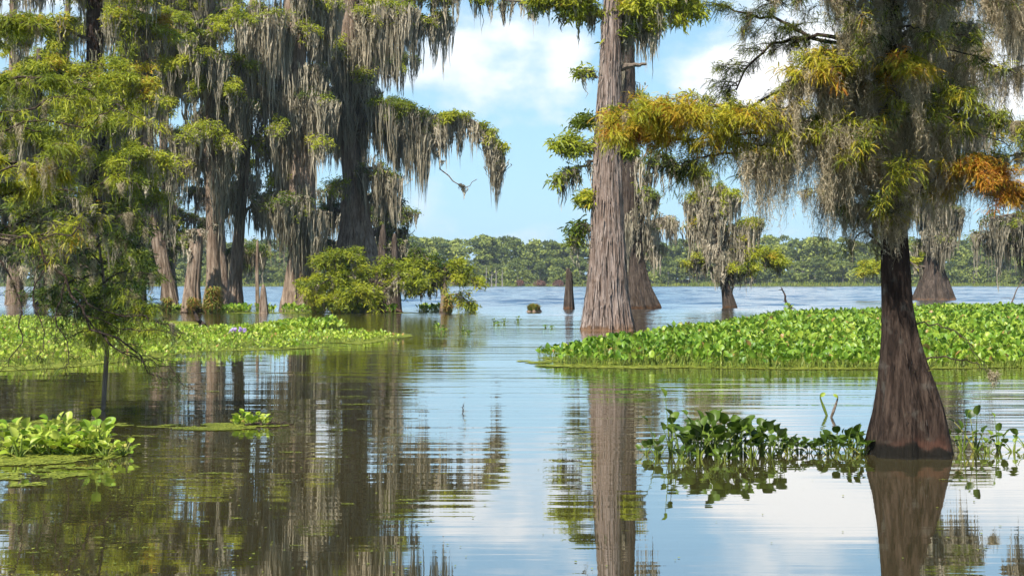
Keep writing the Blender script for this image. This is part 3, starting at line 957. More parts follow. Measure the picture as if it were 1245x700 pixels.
GB = Tree(434, 376, label='great cypress with a bare flaring buttress above bright green boughs', group='cypresses of the left grove')
GB.trunk([(376, 396, 478), (340, 402, 470), (305, 407, 459), (270, 412, 452), (230, 416, 446), (190, 414, 440), (100, 409, 436), (0, 411, 437), (-90, 414, 434)], flute=0.17, nfl=8, zflute=7, strips=260)
GB.limb([(425, 12, 0), (490, -4, -1), (570, -6, -1), (655, 6, 0)], r=0.16, nsub=34, fol=4200, moss=70, tint=0.58, spread=1.1, mL=(0.8, 2.6), t0=0.3)
GB.limb([(430, 60, 0), (470, 30, -1), (515, 22, -1), (545, 22, 0)], r=0.14, nsub=22, fol=1700, moss=80, tint=0.55, spread=1.1, mL=(1.6, 4.6), mt=0.6)
GB.limb([(432, 165, 0), (465, 128, -1), (495, 132, -1), (518, 150, 0)], r=0.14, nsub=34, fol=4600, moss=130, tint=0.34, spread=1.35, mL=(2.2, 5.2), mt=0.45)
GB.limb([(510, 158, 0), (545, 140, 0), (580, 150, 0), (606, 180, 0)], r=0.11, nsub=30, fol=2600, moss=95, tint=0.55, spread=0.85, mL=(1.2, 3.6), mt=0.55)
GB.limb([(470, 150, -.8), (490, 150, -.8), (518, 165, -.6)], r=.07, nsub=14, fol=500, moss=80, tint=.35, spread=.8, mL=(3.2, 5.4), mt=.45)
GB.limb([(505, 150, .6), (530, 140, .6), (560, 158, .6)], r=0.07, nsub=14, fol=900, moss=40, tint=0.5, spread=0.8, mL=(1.0, 3.0), mt=0.5)
GB.limb([(596, 168, 0), (606, 182, 0), (603, 205, 0)], r=0.05, nsub=7, fol=260, moss=22, tint=0.5, spread=0.3, mL=(2.6, 4.4), mt=0.35)
GB.limb([(528, 150, 0), (536, 200, 0), (560, 226, 0), (580, 218, 0)], r=0.05, nsub=4, fol=0, moss=8, spread=0.4, mL=(0.4, 1.2))
GB.limb([(432, 225, 0), (452, 205, -1), (480, 215, -1)], nsub=12, fol=400, moss=70, tint=0.3, mL=(2, 4.2), mt=0.4)
GB.limb([(440, 30, -1), (470, 10, -2), (505, 12, -2)], nsub=14, fol=600, moss=80, tint=.5, mL=(2.6, 5.0), mt=.65, spread=1.0)
GA.limb([(355, 40, -1), (330, 20, -2), (300, 28, -2)], nsub=14, fol=500, moss=80, tint=.5, mL=(3, 6), mt=.65, spread=1.1)
GB.limb([(418, 50, 0), (395, 20, 0), (375, 10, 0)], nsub=12, fol=350, moss=60, tint=0.5, mL=(2.5, 6), mt=0.5)
GB.limb([(415, 140, 0), (398, 110, 0), (385, 105, 0)], nsub=10, fol=200, moss=60, tint=0.4, mL=(3, 6), mt=0.45)
GB.auto(6, 11.5, 17, (0.7, 1.4), nsub=7, fol=80, moss=44, mL=(1.5, 3.5), tint=0.4, spread=0.6, mt=0.5)
GB.auto(4, 16, 22, (2.5, 4), nsub=9, fol=600, moss=30, mL=(1.5, 4), tint=0.5)
GB.limb([(425, 245, 2), (405, 252, 2), (390, 262, 2)], nsub=8, fol=260, moss=14, tint=0.5, mL=(.6, 2))

GB.cmin = 8.2
GB.cloak(70, 9.5, 17, (2.5, 6), .45, (.05, .9))
for pts_ in ([(448, 240, 1), (462, 235, 1.5), (478, 245, 2)], [(452, 285, 1), (470, 275, 2), (495, 285, 2)], [(416, 260, 1), (402, 250, 2), (390, 262, 2)], [(412, 300, 1), (400, 292, 2), (385, 300, 2)], [(440, 330, 2), (490, 310, 3), (515, 320, 3)]):
    GB.limb(pts_, nsub=10, fol=420, moss=26, mL=(1, 2.6), tint=.2, mt=.3, spread=.9)
for T_, spots_ in ((G1, [(215, 82, 900), (205, 130, 700), (150, 60, 900), (165, 140, 800), (140, 100, 800), (120, 20, 700), (190, 40, 900), (230, 30, 700), (150, 185, 500)]),
                   (G3, [(240, 110, 900), (225, 168, 450), (285, 110, 700), (230, 75, 900), (270, 35, 800), (300, 25, 500), (255, 160, 500), (205, 205, 350), (282, 175, 350)]),
                   (G4, [(318, 100, 350), (270, 200, 300), (325, 180, 250)]), (GA, [(385, 40, 300), (333, 160, 260), (395, 175, 260), (362, 262, 220)]), (GB, [(455, 22, 500), (480, 60, 300), (405, 60, 300), (448, 100, 350), (465, 5, 600), (402, 230, 260)])):
    for (px_, py_, n_) in spots_:
        zt = H + (HZ - py_) / F * T_.Y; c0, r0 = T_.at(zt + .3); tgt = W(px_, py_, T_.Y - rng.uniform(1.2, 3.0))
        T_.limb([c0, (c0 + tgt) / 2 + [0, 0, .35], tgt], px=False, r=.07, nsub=12, fol=n_, moss=14, tint=.58, tv=.1, spread=1.0, mL=(.8, 2.6), mt=.5, t0=.5, pad=.14)
# low bright green young cypress in front of the buttress
GL = Tree(470, 380, label='low spreading young cypress with bright green drooping boughs before the buttress', bark='bark_dark', group='young cypresses')
GL.trunk([(380, 455, 492), (372, 458, 482), (350, 452, 462), (330, 440, 447), (312, 428, 432)], flute=0.3, nfl=5, zflute=1, sides=40, rings=40)
for a, b, c_, n_ in [((450, 350), (415, 322), (385, 318), 2300), ((450, 352), (410, 342), (372, 345), 2000), ((452, 345), (435, 318), (410, 312), 1500),
                     ((455, 345), (475, 322), (500, 330), 1900), ((458, 355), (430, 352), (400, 360), 1500), ((460, 350), (480, 340), (505, 350), 700)]:
    GL.limb([a, b, c_], r=0.07, nsub=20, fol=int(n_ * 1.15), moss=18, tint=0.50, tv=.14, spread=1.15, mL=(0.4, 1.4), drop=0.35, mt=0.45)
for a, b, c_, n_ in [((465, 365), (430, 355), (395, 368), 2600), ((462, 368), (440, 352), (420, 362), 2000), ((458, 362), (420, 335), (378, 350), 2400), ((468, 355), (490, 335), (510, 342), 1500), ((440, 330), (420, 312), (395, 312), 1600)]:
    GL.limb([a + (-1.2,), b + (-1.8,), c_ + (-2,)], r=0.06, nsub=18, fol=int(n_ * .7), moss=18, tint=0.50, tv=.14, spread=1.1, mL=(0.3, 1.2), drop=0.35, mt=0.45)
GL.limb([(470, 350), (480, 335), (492, 330)], r=0.06, nsub=8, fol=150, moss=50, tint=0.3, mL=(0.8, 2), mt=0.25)
GR = Tree(541, 380, label='small young cypress with a rusty stem at the right tip of the grove', group='young cypresses')
GR.trunk([(380, 534, 550), (365, 536, 546), (345, 538, 543), (325, 540, 542)], sides=24, rings=30)
for a, b, c_, n_ in [((540, 345), (520, 322), (498, 318), 900), ((541, 340), (560, 330), (580, 345), 900), ((540, 350), (525, 345), (508, 352), 500), ((541, 360), (558, 358), (572, 370), 350), ((540, 332), (545, 322), (556, 320), 600)]:
    GR.limb([a, b, c_], r=0.05, nsub=12, fol=int(n_ * 1.1), moss=9, tint=0.55, spread=0.85, mL=(0.3, 0.9), drop=0.35)
GR.limb([(540, 335), (525, 318), (505, 305)], r=0.05, nsub=14, fol=800, moss=22, tint=0.18, spread=0.8, mL=(0.6, 2.0), mt=0.2)

for px, py, x0, x1, top, lab in [(320, 381, 314, 327, 346, 'slim pointed cypress knee standing in water under the left grove'), (350, 378, 344, 358, 352, 'squat knee at the foot of the moss-cloaked cypress')]:
    T = Tree(px, py, label=lab, name='cypress_knee', cat='cypress knee', group='cypress knees')
    T.trunk([(py, x0, x1), ((py + top) / 2, px - (x1 - x0) * .36, px + (x1 - x0) * .36), (top + 4, px - 3.5, px + 3), (top, px - 1.5, px + 1)], sides=30, rings=30, name='stump')
T = Tree(314, 379, label='thin dark dead pole beside the pointed knee', name='dead_pole', cat='dead tree')
T.trunk([(379, 311, 317), (330, 311, 315), (290, 312, 315)], sides=16, rings=24, jag=True)
for px, x0, x1, top, lab in [(466, 459, 473, 273, 'tall blunt snag standing right of the bare buttress'), (480, 476, 486, 284, 'shorter thin snag right of the blunt one')]:
    T = Tree(px, Y=76.5, label=lab, name='dead_snag', cat='dead tree', bark='bark_dark', group='snags in the left grove')
    T.trunk([(378, x0 - 4, x1 + 4), (320, x0, x1), (top + 6, px - 4, px + 4), (top, px - 1.5, px + 1.5)], sides=30, rings=40)
    T.limb([(px, 310), (px + 5, 300), (px + 12, 296)], r=0.05, nsub=4, fol=60, moss=10, spread=.5, mL=(.5, 1.5), mt=0.3, tint=.2)

# ---- the great pair in the middle
M1 = Tree(738, 401, label='great grey shaggy-barked cypress standing alone in the open water', bark='bark_mid', group='cypresses of open water')
M1.trunk([(401, 704, 773), (385, 708, 769), (350, 713, 764), (300, 717, 761), (250, 719, 757), (200, 721, 756), (150, 724, 755), (80, 729, 754), (0, 733, 757), (-90, 738, 757)],
         flute=0.11, nfl=11, rib=0.085, sides=180, rings=260, strips=900, zflute=3.2)
M1.limb([(752, 83), (768, 80), (786, 78)], r=0.12, nsub=1, fol=0, moss=0, spread=0.25)
M1.limb([(722, 182), (700, 174), (678, 180)], r=0.06, nsub=12, fol=700, moss=26, tint=0.55, spread=0.6, mL=(0.3, 0.9), mk=9, mw=.05, fs=0.2)
M1.limb([(722, 196), (700, 206), (678, 218)], r=0.05, nsub=10, fol=160, moss=34, tint=0.4, spread=0.5, mL=(0.5, 1.6), mk=8, mw=.045, mt=0.3, fs=.2)
M1.limb([(724, 152), (714, 146), (706, 148)], r=0.05, nsub=8, fol=450, moss=6, tint=0.25, spread=0.4, mL=(0.3, 0.6), mk=8, mw=.045, fs=0.2)
M1.limb([(726, 95), (716, 86), (706, 92)], r=0.05, nsub=8, fol=130, moss=10, tint=0.45, spread=0.4, mL=(0.3, 1.2), mk=8, mw=.045, fs=0.2)
M1.limb([(735, 20), (700, 2), (660, -4)], r=0.10, nsub=24, fol=3600, moss=46, tint=0.55, spread=1.0, mL=(0.4, 1.4), mk=9, mw=.05, fs=0.2, t0=0.2)
M1.limb([(752, 25), (790, 5), (835, 0)], r=0.10, nsub=26, fol=3400, moss=60, tint=0.55, spread=1.0, mL=(0.4, 1.7), mk=9, mw=.05, fs=0.2)
M1.limb([(752, 45), (772, 32), (796, 38)], r=0.06, nsub=10, fol=500, moss=36, tint=0.5, spread=0.6, mL=(0.6, 1.7), mk=9, mw=.05, fs=0.2)
M1.limb([(750, 190), (762, 180), (770, 190)], r=0.04, nsub=6, fol=350, moss=4, tint=0.5, spread=0.4, mL=(0.3, 0.8), mk=8, mw=.045, fs=0.2)
M1.limb([(720, 280), (706, 272), (696, 290)], r=0.05, nsub=9, fol=300, moss=30, tint=0.25, spread=0.4, mL=(0.4, 1.5), mk=8, mw=.045, fs=0.2)
M1.limb([(726, 245), (718, 238), (713, 246)], r=0.04, nsub=7, fol=400, moss=3, tint=0.6, spread=0.35, mL=(0.3, 0.6), mk=8, mw=.045, fs=0.2)
M1.auto(4, 11.5, 16, (1.2, 2.6), nsub=12, fol=1200, moss=20, mL=(.4, 1.5), tint=0.55)

M2 = Tree(785, 375, label='darker leaning cypress close behind the great grey trunk', bark='bark_dark', group='cypresses of open water')
M2.trunk([(375, 758, 806), (350, 758, 793), (320, 757, 784), (280, 755, 780), (220, 750, 775), (150, 748, 774), (60, 748, 772), (-80, 750, 770)], flute=0.16, strips=100)
M2.limb([(775, 235), (800, 205), (830, 200)], r=0.08, nsub=8, fol=200, moss=26, tint=0.35, spread=1.0, mL=(0.8, 2.6), mt=0.3)
M2.limb([(778, 295), (800, 265), (822, 275)], r=0.07, nsub=14, fol=60, moss=60, tint=0.4, spread=1.0, mL=(1.0, 3.2), mt=0.85)
M2.limb([(778, 320), (792, 300), (806, 300)], r=0.05, nsub=10, fol=40, moss=26, tint=0.4, spread=0.8, mL=(0.8, 2.2), mt=0.7)
M2.limb([(776, 205), (800, 190), (818, 196)], r=0.07, nsub=9, fol=500, moss=26, tint=0.3, spread=0.9, mL=(0.8, 2.2), mt=0.3)
M2.limb([(770, 260), (784, 250), (800, 255)], r=0.05, nsub=9, fol=250, moss=30, tint=0.35, spread=0.8, mL=(0.8, 2.6), mt=0.5)
M2.limb([(768, 50), (785, 20), (805, 25)], r=0.10, nsub=14, fol=1000, moss=50, tint=0.5, spread=1.2, mL=(1.2, 4.0), mt=0.5)
M2.limb([(765, 150), (775, 120), (782, 118)], r=0.08, nsub=8, fol=250, moss=20, tint=0.5, spread=0.8, mL=(.8, 2.2), mt=0.45)
M2.auto(4, 19, 23, (2.5, 4), nsub=12, fol=1000, moss=20, mL=(1, 3), tint=0.5)

M3 = Tree(691, 376, label='short broken cypress stump left of the great grey trunk', name='cypress_stump', cat='stump', bark='bark_dark')
M3.trunk([(376, 684, 699), (355, 686, 697), (335, 688, 696), (324, 688, 694)], sides=36, rings=40, jag=True, flute=0.2)

E1 = Tree(887, 375, label='stunted leaning cypress buried in grey moss right of the great pair', bark='bark_dark', group='cypresses of open water')
E1.trunk([(375, 877, 898), (350, 876, 888), (320, 869, 879), (280, 863, 872), (240, 858, 866), (215, 856, 861)], sides=40, rings=60, bark='bark') if False else E1.trunk([(375, 877, 898), (350, 876, 888), (320, 869, 879), (280, 863, 872), (240, 858, 866), (215, 856, 861)], sides=40, rings=60)
for a, b, c_, n_, ms_, mt_ in [((860, 225), (856, 210), (846, 214), 900, 30, .7), ((866, 260), (850, 238), (834, 246), 500, 44, .6), ((866, 270), (880, 240), (896, 240), 1000, 50, .7),
                               ((870, 295), (895, 272), (925, 272), 1300, 44, .5), ((868, 290), (850, 270), (838, 275), 250, 40, .5), ((874, 320), (885, 290), (905, 295), 300, 60, .55),
                               ((862, 250), (868, 232), (878, 228), 600, 50, .75)]:
    E1.limb([a, b, c_], r=0.06, nsub=12, fol=n_, moss=ms_, tint=0.6, spread=0.9, mL=(1.0, 3.6), mt=mt_)
E1.limb([(878, 345), (905, 318), (932, 310), (950, 325)], r=0.06, nsub=28, fol=3600, moss=20, tint=0.66, spread=1.25, mL=(0.5, 1.6), mt=.3)
E1.limb([(872, 330), (850, 315), (838, 320)], r=0.06, nsub=10, fol=350, moss=26, tint=0.55, spread=0.9, mL=(0.6, 2.0), mt=.35)
E1.limb([(885, 340), (900, 325), (912, 318)], r=0.06, nsub=10, fol=500, moss=30, tint=0.3, spread=0.9, mL=(0.6, 2.0), mt=.25)

# ---- broad cypress far out on the right
R2 = Tree(1137, Y=118, label='distant broad-footed cypress behind the near dark trunk', bark='bark_dark', group='cypresses of open water')
R2.trunk([(365.5, 1109, 1165), (345, 1116, 1156), (325, 1122, 1148), (300, 1126, 1143), (240, 1128, 1142), (100, 1130, 1141), (-80, 1131, 1140)], flute=0.14)
R2.limb([(1128, 325), (1090, 318), (1052, 326)], r=0.1, nsub=16, fol=1600, moss=16, tint=0.72, spread=1.6, mL=(.8, 2.4), fs=.35)
R2.auto(8, 4.5, 10, (1.2, 3.0), nsub=12, fol=200, moss=56, mL=(1.5, 4.5), tint=0.35, spread=1.2, mt=.35, mw=.11)
R2.auto(10, 10, 24, (2.0, 5.5), nsub=12, fol=600, moss=60, mL=(2, 6), tint=0.4, spread=2.0, mt=.45, mw=.11, fs=.35)
R3 = Tree(1215, Y=84, label='distant cypress trailing moss at the right edge of the lake', group='cypresses of open water')
R3.trunk([(374, 1262, 1290), (340, 1264, 1284), (200, 1262, 1276), (-60, 1262, 1272)], sides=40, rings=50)
R3.auto(10, 3.6, 20, (2.0, 5.0), nsub=11, fol=350, moss=46, mL=(1.2, 4.5), tint=0.35, spread=1.4, mt=.35)

E1.cmin = .8
E1.cloak(110, 2, 8, (1, 2.6), .55, (0, .6))
M2.cloak(70, 5, 16, (1.5, 4), .5, (0, .4))
M2.limb([(774, 250, -1), (782, 232, -2), (792, 240, -2)], nsub=9, fol=300, moss=24, tint=.4, spread=.8, mL=(.8, 2.4), mt=.35)
R2.cmin = 3
R2.cloak(90, 4, 14, (1.5, 5), .4, (.1, 1.2), mw=.11)
# ---- the near dark cypress at right
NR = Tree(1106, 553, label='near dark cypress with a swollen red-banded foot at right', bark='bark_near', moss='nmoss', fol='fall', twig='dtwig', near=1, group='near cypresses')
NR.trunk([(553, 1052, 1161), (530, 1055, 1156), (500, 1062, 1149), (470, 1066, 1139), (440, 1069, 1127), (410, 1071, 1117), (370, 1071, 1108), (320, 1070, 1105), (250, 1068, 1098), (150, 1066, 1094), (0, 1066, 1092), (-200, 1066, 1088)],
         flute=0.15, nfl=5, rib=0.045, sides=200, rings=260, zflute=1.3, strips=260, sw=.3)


def nl(*a, **k):
    if 'fs' in k:
        k['fs'] *= .74; k['fol'] = int(k['fol'] * 2.5); k.setdefault('pad', .03)
        k['spread'] *= 1.1
    return NR.limb(*a, **k)


# turning foliage: long bough to the left
nl([(1075, 190, 0), (990, 150, -0.5), (900, 135, -0.6), (810, 140, -0.4), (730, 150, -0.3)], r=0.025, nsub=40, fol=2600, moss=8, tint=0.55, tv=0.2, spread=0.42, mL=(.15, .4), t0=0.42, fs=.10)
nl([(940, 160, -0.5), (880, 165, -0.7), (810, 165, -0.6), (760, 158, -0.6)], r=0.014, nsub=26, fol=1300, moss=5, tint=0.58, tv=0.2, spread=0.34, mL=(.15, .4), t0=0.1, fs=.10)
nl([(900, 185, -0.3), (860, 190, -0.5), (820, 200, -0.6)], r=0.012, nsub=18, fol=420, moss=5, tint=0.2, tv=0.2, spread=0.35, mL=(.2, .5), fs=.10)
nl([(1060, 200, 0), (970, 158, -.6), (890, 148, -.9), (815, 136, -.9), (738, 158, -.8)], r=0.014, nsub=50, fol=1500, moss=3, tint=0.46, tv=0.13, spread=0.30, mL=(.15, .3), t0=0.4, fs=.095)
nl([(900, 150, -.6), (850, 135, -.9), (790, 145, -.9), (745, 170, -.8)], r=0.010, nsub=30, fol=800, moss=0, tint=0.66, tv=0.12, spread=0.26, t0=0.05, fs=.09)
# bright bough across the moss
nl([(1075, 110, 0), (1040, 70, -0.5), (1000, 75, -0.7), (955, 100, -0.8)], r=0.022, nsub=24, fol=1150, moss=20, tint=0.55, tv=0.15, spread=0.36, mL=(.4, 1.1), fs=.11)
nl([(1075, 120, 0), (1090, 85, -0.6), (1115, 92, -0.9)], r=0.018, nsub=12, fol=380, moss=14, tint=0.55, tv=0.12, spread=0.28, mL=(.4, 1.0), fs=.12)
nl([(1070, 220, 0), (1010, 150, -0.4), (950, 160, -0.6), (925, 190, -0.7)], r=0.02, nsub=24, fol=650, moss=34, tint=0.38, tv=0.15, spread=0.35, mL=(.5, 1.15), fs=.11)
nl([(1068, 200, 0), (1030, 150, -0.6), (1000, 165, -0.8)], r=0.018, nsub=16, fol=260, moss=30, tint=0.4, tv=0.12, spread=0.3, mL=(.5, 1.2), fs=.11)
# dark boughs reaching up and left against the sky
NRd = []
for pts_, n_ in [([(1070, 75, 0), (1000, 50, .3), (930, 20, .4), (870, 5, .5)], 900), ([(1070, 60, 0), (990, 45, .3), (930, 60, .4), (895, 110, .5)], 800),
                 ([(1068, 140, 0), (1000, 110, .4), (930, 120, .5), (885, 165, .6)], 850), ([(1068, 20, 0), (1000, -5, .3), (930, 0, .3)], 500),
                 ([(1068, 180, 0), (1000, 165, .5), (940, 180, .6), (905, 210, .6)], 450)]:
    nl(pts_, r=0.022, nsub=22, fol=n_, moss=4, tint=0.10, tv=0.12, spread=0.42, mL=(.2, .5), fs=.085)
# moss curtains hung close round the trunk and in front of it
for pts_, m_ in [([(1075, 10, 0), (1040, -10, -.5), (1000, 0, -.7)], 30), ([(1080, 0, 0), (1120, -15, -.6), (1170, -10, -.8)], 46), ([(1080, 60, 0), (1120, 30, -.4), (1180, 30, -.5)], 46),
                 ([(1080, 100, 0), (1130, 80, .3), (1200, 60, .4)], 46), ([(1072, 60, 0), (1060, 30, -.6), (1040, 25, -.8)], 40), ([(1072, 130, 0), (1050, 100, -.4), (1015, 105, -.5)], 34),
                 ([(1072, 160, 0), (1085, 140, -.4), (1110, 140, -.7)], 34), ([(1080, 190, 0), (1130, 165, .2), (1170, 160, .2)], 34), ([(1080, 0, .2), (1170, -20, .6), (1260, -10, .8)], 50),
                 ([(1072, 195, 0), (1060, 180, -.3), (1035, 190, -.4)], 30), ([(1072, 160, 0), (1030, 180, .4), (990, 190, .6)], 26)]:
    nl(pts_, r=0.022, nsub=14, fol=110, moss=m_, tint=0.33, tv=0.2, spread=0.34, mL=(.35, 1.1), fs=.10, mt=.5)
nl([(1080, 260, -.1), (1110, 240, -.3), (1150, 205, -.5), (1180, 195, -.6)], r=0.02, nsub=16, fol=420, moss=16, tint=0.6, tv=0.15, spread=0.25, mL=(.15, .5), fs=.10)
nl([(1180, 230, -.2), (1210, 225, -.5), (1235, 235, -.6), (1270, 225, -.6)], r=0.015, nsub=26, fol=1000, moss=10, tint=0.84, tv=0.1, spread=0.3, mL=(.2, .4), fs=.10)
nl([(1140, 215, -.2), (1170, 205, -.5), (1200, 215, -.6), (1225, 205, -.6)], r=0.015, nsub=24, fol=900, moss=10, tint=0.82, tv=0.12, spread=0.28, mL=(.2, .4), fs=.10)
nl([(1080, 180, 0), (1150, 190, .1), (1210, 195, 0), (1260, 180, 0)], r=0.022, nsub=24, fol=700, moss=24, tint=0.3, tv=0.2, spread=0.35, mL=(.2, .6), fs=.10)
nl([(1085, 90, .2), (1150, 120, .4), (1230, 150, .4), (1290, 150, .4)], r=0.022, nsub=24, fol=750, moss=30, tint=0.28, tv=0.15, spread=0.4, mL=(.3, .9), fs=.11)
nl([(1068, 270, 0), (1045, 250, -.2), (1020, 262, -.3)], r=0.015, nsub=12, fol=200, moss=18, tint=0.12, tv=0.15, spread=0.3, mL=(.2, .7), fs=.08)
nl([(1075, 285, -.12), (1088, 262, -.28), (1100, 262, -.35)], r=0.012, nsub=9, fol=110, moss=14, tint=0.4, tv=0.15, spread=0.2, mL=(.2, .6), fs=.10, mt=.7)
nl([(1072, 300, 0), (1050, 282, .1), (1032, 300, .2)], r=0.012, nsub=6, fol=80, moss=5, tint=0.1, tv=0.1, spread=0.25, mL=(.15, .4), fs=.08)
for pts_, m_ in [([(1085, 30, .2), (1170, 0, .5), (1240, 5, .6), (1300, 10, .6)], 60), ([(1085, 120, .2), (1170, 90, .6), (1230, 85, .7), (1290, 90, .7)], 50), ([(1085, 200, .3), (1150, 195, .6), (1200, 190, .6)], 30),
                 ([(1070, 240, .1), (1030, 225, .2), (1000, 232, .2)], 22), ([(1068, 120, -.2), (1000, 105, -.6), (940, 140, -.8)], 40), ([(1068, 90, -.2), (1010, 70, -.6), (970, 95, -.8)], 30), ([(1072, 215, -.1), (1085, 195, -.3), (1100, 200, -.4)], 26)]:
    nl(pts_, r=0.02, nsub=14, fol=130, moss=m_, tint=0.35, tv=0.2, spread=0.34, mL=(.35, 1.15), fs=.10, mt=.6)
for pts_, m_, L_ in [([(1068, 165, -.2), (1000, 150, -.5), (950, 165, -.7), (915, 188, -.8)], 44, (.7, 1.25)), ([(1068, 150, -.2), (1030, 130, -.4), (985, 150, -.6)], 34, (.7, 1.3)), ([(1080, 170, -.1), (1110, 150, -.4), (1140, 150, -.5)], 30, (.5, 1.1))]:
    nl(pts_, r=0.018, nsub=12, fol=160, moss=m_, tint=0.4, tv=0.2, spread=0.3, mL=L_, fs=.10, mt=.65)
for px_, py_, n_, ti_ in [(1042, 178, 200, .42), (1060, 160, 120, .35), (985, 168, 260, .42), (930, 165, 260, .5), (965, 175, 240, .4), (1085, 228, 160, .4), (1112, 215, 160, .42), (1180, 118, 200, .3), (1216, 140, 240, .32), (1228, 178, 220, .38),
                          (1190, 55, 160, .3), (1010, 90, 240, .52), (1125, 92, 300, .5), (1100, 84, 260, .58), (1160, 150, 160, .3), (1070, 262, 140, .4), (1140, 60, 120, .35), (1050, 60, 160, .3), (1020, 205, 160, .35), (900, 195, 160, .3), (1235, 90, 200, .3), (1090, 130, 140, .35)]:
    n_ = int(n_ * .5); zt = H + (HZ - py_) / F * NR.Y; c0, r0 = NR.at(zt + .12); tgt = W(px_, py_, NR.Y - .9 + rng.uniform(-.2, .1))
    nl([c0, (c0 + tgt) / 2 + [0, 0, .14], tgt], px=False, r=.010, nsub=7, fol=n_, moss=0, tint=ti_, tv=.16, spread=.22, t0=.6, fs=.105)
# upper crown above the frame, which shades the trunk and the floating plants
for q in range(5):
    zq = rng.uniform(4.6, 6.5); c0, r0 = NR.at(min(zq, 5.6)); a = rng.uniform(0, 6.28); l_ = rng.uniform(1.2, 2.8)
    dd = np.array([math.cos(a), math.sin(a), 0])
    NR.limb([c0, c0 + dd * l_ * .5 + [0, 0, .3], c0 + dd * l_ + [0, 0, .2]], px=False, r=0.03, nsub=18, fol=700, moss=14, tint=0.35, spread=0.6, mL=(.3, .8), fs=.16)
for q in range(3):
    l_ = rng.uniform(1.4, 2.8); a = math.radians(rng.uniform(195, 285)); c0, r0 = NR.at(4.6)
    dd = np.array([math.cos(a), math.sin(a), 0]); zt = 4.55 + rng.uniform(0, 1.0)
    NR.limb([c0, c0 + dd * l_ * .5 + [0, 0, zt - 4.5], c0 * [1, 1, 0] + dd * l_ + [0, 0, zt]], px=False, r=0.03, nsub=20, fol=800, moss=10, tint=0.35, spread=0.7, mL=(.1, .25), fs=.2)
# bare low twigs on its right
nl([(1110, 392, -.1), (1140, 397, -.2), (1165, 405, -.3), (1200, 446, -.4)], r=0.008, nsub=3, fol=0, moss=0, spread=0.12)
nl([(1116, 436, -.1), (1150, 434, -.2), (1180, 440, -.25), (1200, 452, -.3)], r=0.009, nsub=9, fol=40, moss=2, tint=0.1, spread=0.22, mL=(.1, .2), drop=.8, fs=.06)

# ---- near trees on the left
NL = Tree(115, 389, label='shadowy moss-cloaked cypress rising behind the left hyacinth mat', bark='bark_near', moss='moss', fol='fol', near=0, group='near cypresses')
NL.trunk([(389, 98, 142), (370, 101, 136), (300, 106, 132), (150, 104, 126), (-60, 104, 122)], sides=60, rings=80, flute=0.1)
for q, (pts_, n_, m_, ti_) in enumerate([([(115, 320), (80, 300, -1), (40, 310, -1.5)], 700, 20, .2), ([(118, 330), (150, 310, -.5), (175, 330, -1)], 900, 20, .2), ([(118, 220), (150, 190, -1), (190, 190, -1)], 1100, 16, .5),
                                       ([(112, 200), (70, 170, -1), (20, 170, -1.5)], 1300, 14, .5), ([(112, 120), (70, 90, -1), (10, 95, -1)], 1500, 14, .55), ([(116, 110), (150, 90, -1), (180, 110, -1)], 1300, 14, .55),
                                       ([(112, 50), (60, 30, -1), (0, 40, -1)], 1500, 12, .5), ([(116, 40), (160, 20, -1), (195, 40, 0)], 1200, 14, .55), ([(112, 270), (80, 240, -1), (30, 250, -1)], 900, 20, .3),
                                       ([(116, 290), (140, 262, .5), (160, 270, .5)], 700, 20, .25), ([(114, 160), (100, 130, -1.5), (95, 150, -2)], 900, 14, .45), ([(116, 0), (150, -30, -1), (190, -20, -1)], 1100, 12, .5),
                                       ([(112, 0), (60, -30, -1), (0, -20, -1)], 1100, 12, .5), ([(116, 250), (160, 225, .5), (190, 240, .5)], 800, 20, .4), ([(115, 345), (130, 340, -1), (150, 352, -1.5)], 1000, 10, .15),
                                       ([(114, 355), (90, 350, -1), (60, 362, -1.5)], 700, 8, .15)]):
    NL.limb([(a_[0], a_[1]) + tuple(q_ * 1.4 for q_ in a_[2:]) for a_ in pts_], r=0.07, nsub=24, fol=int(n_ * 3.6), moss=int(m_ * 2.2), tint=ti_ + .08, tv=0.17, spread=1.7, mL=(.6, 2.8), fs=.17, mt=.4, mk=14, mw=.045, pad=.14)

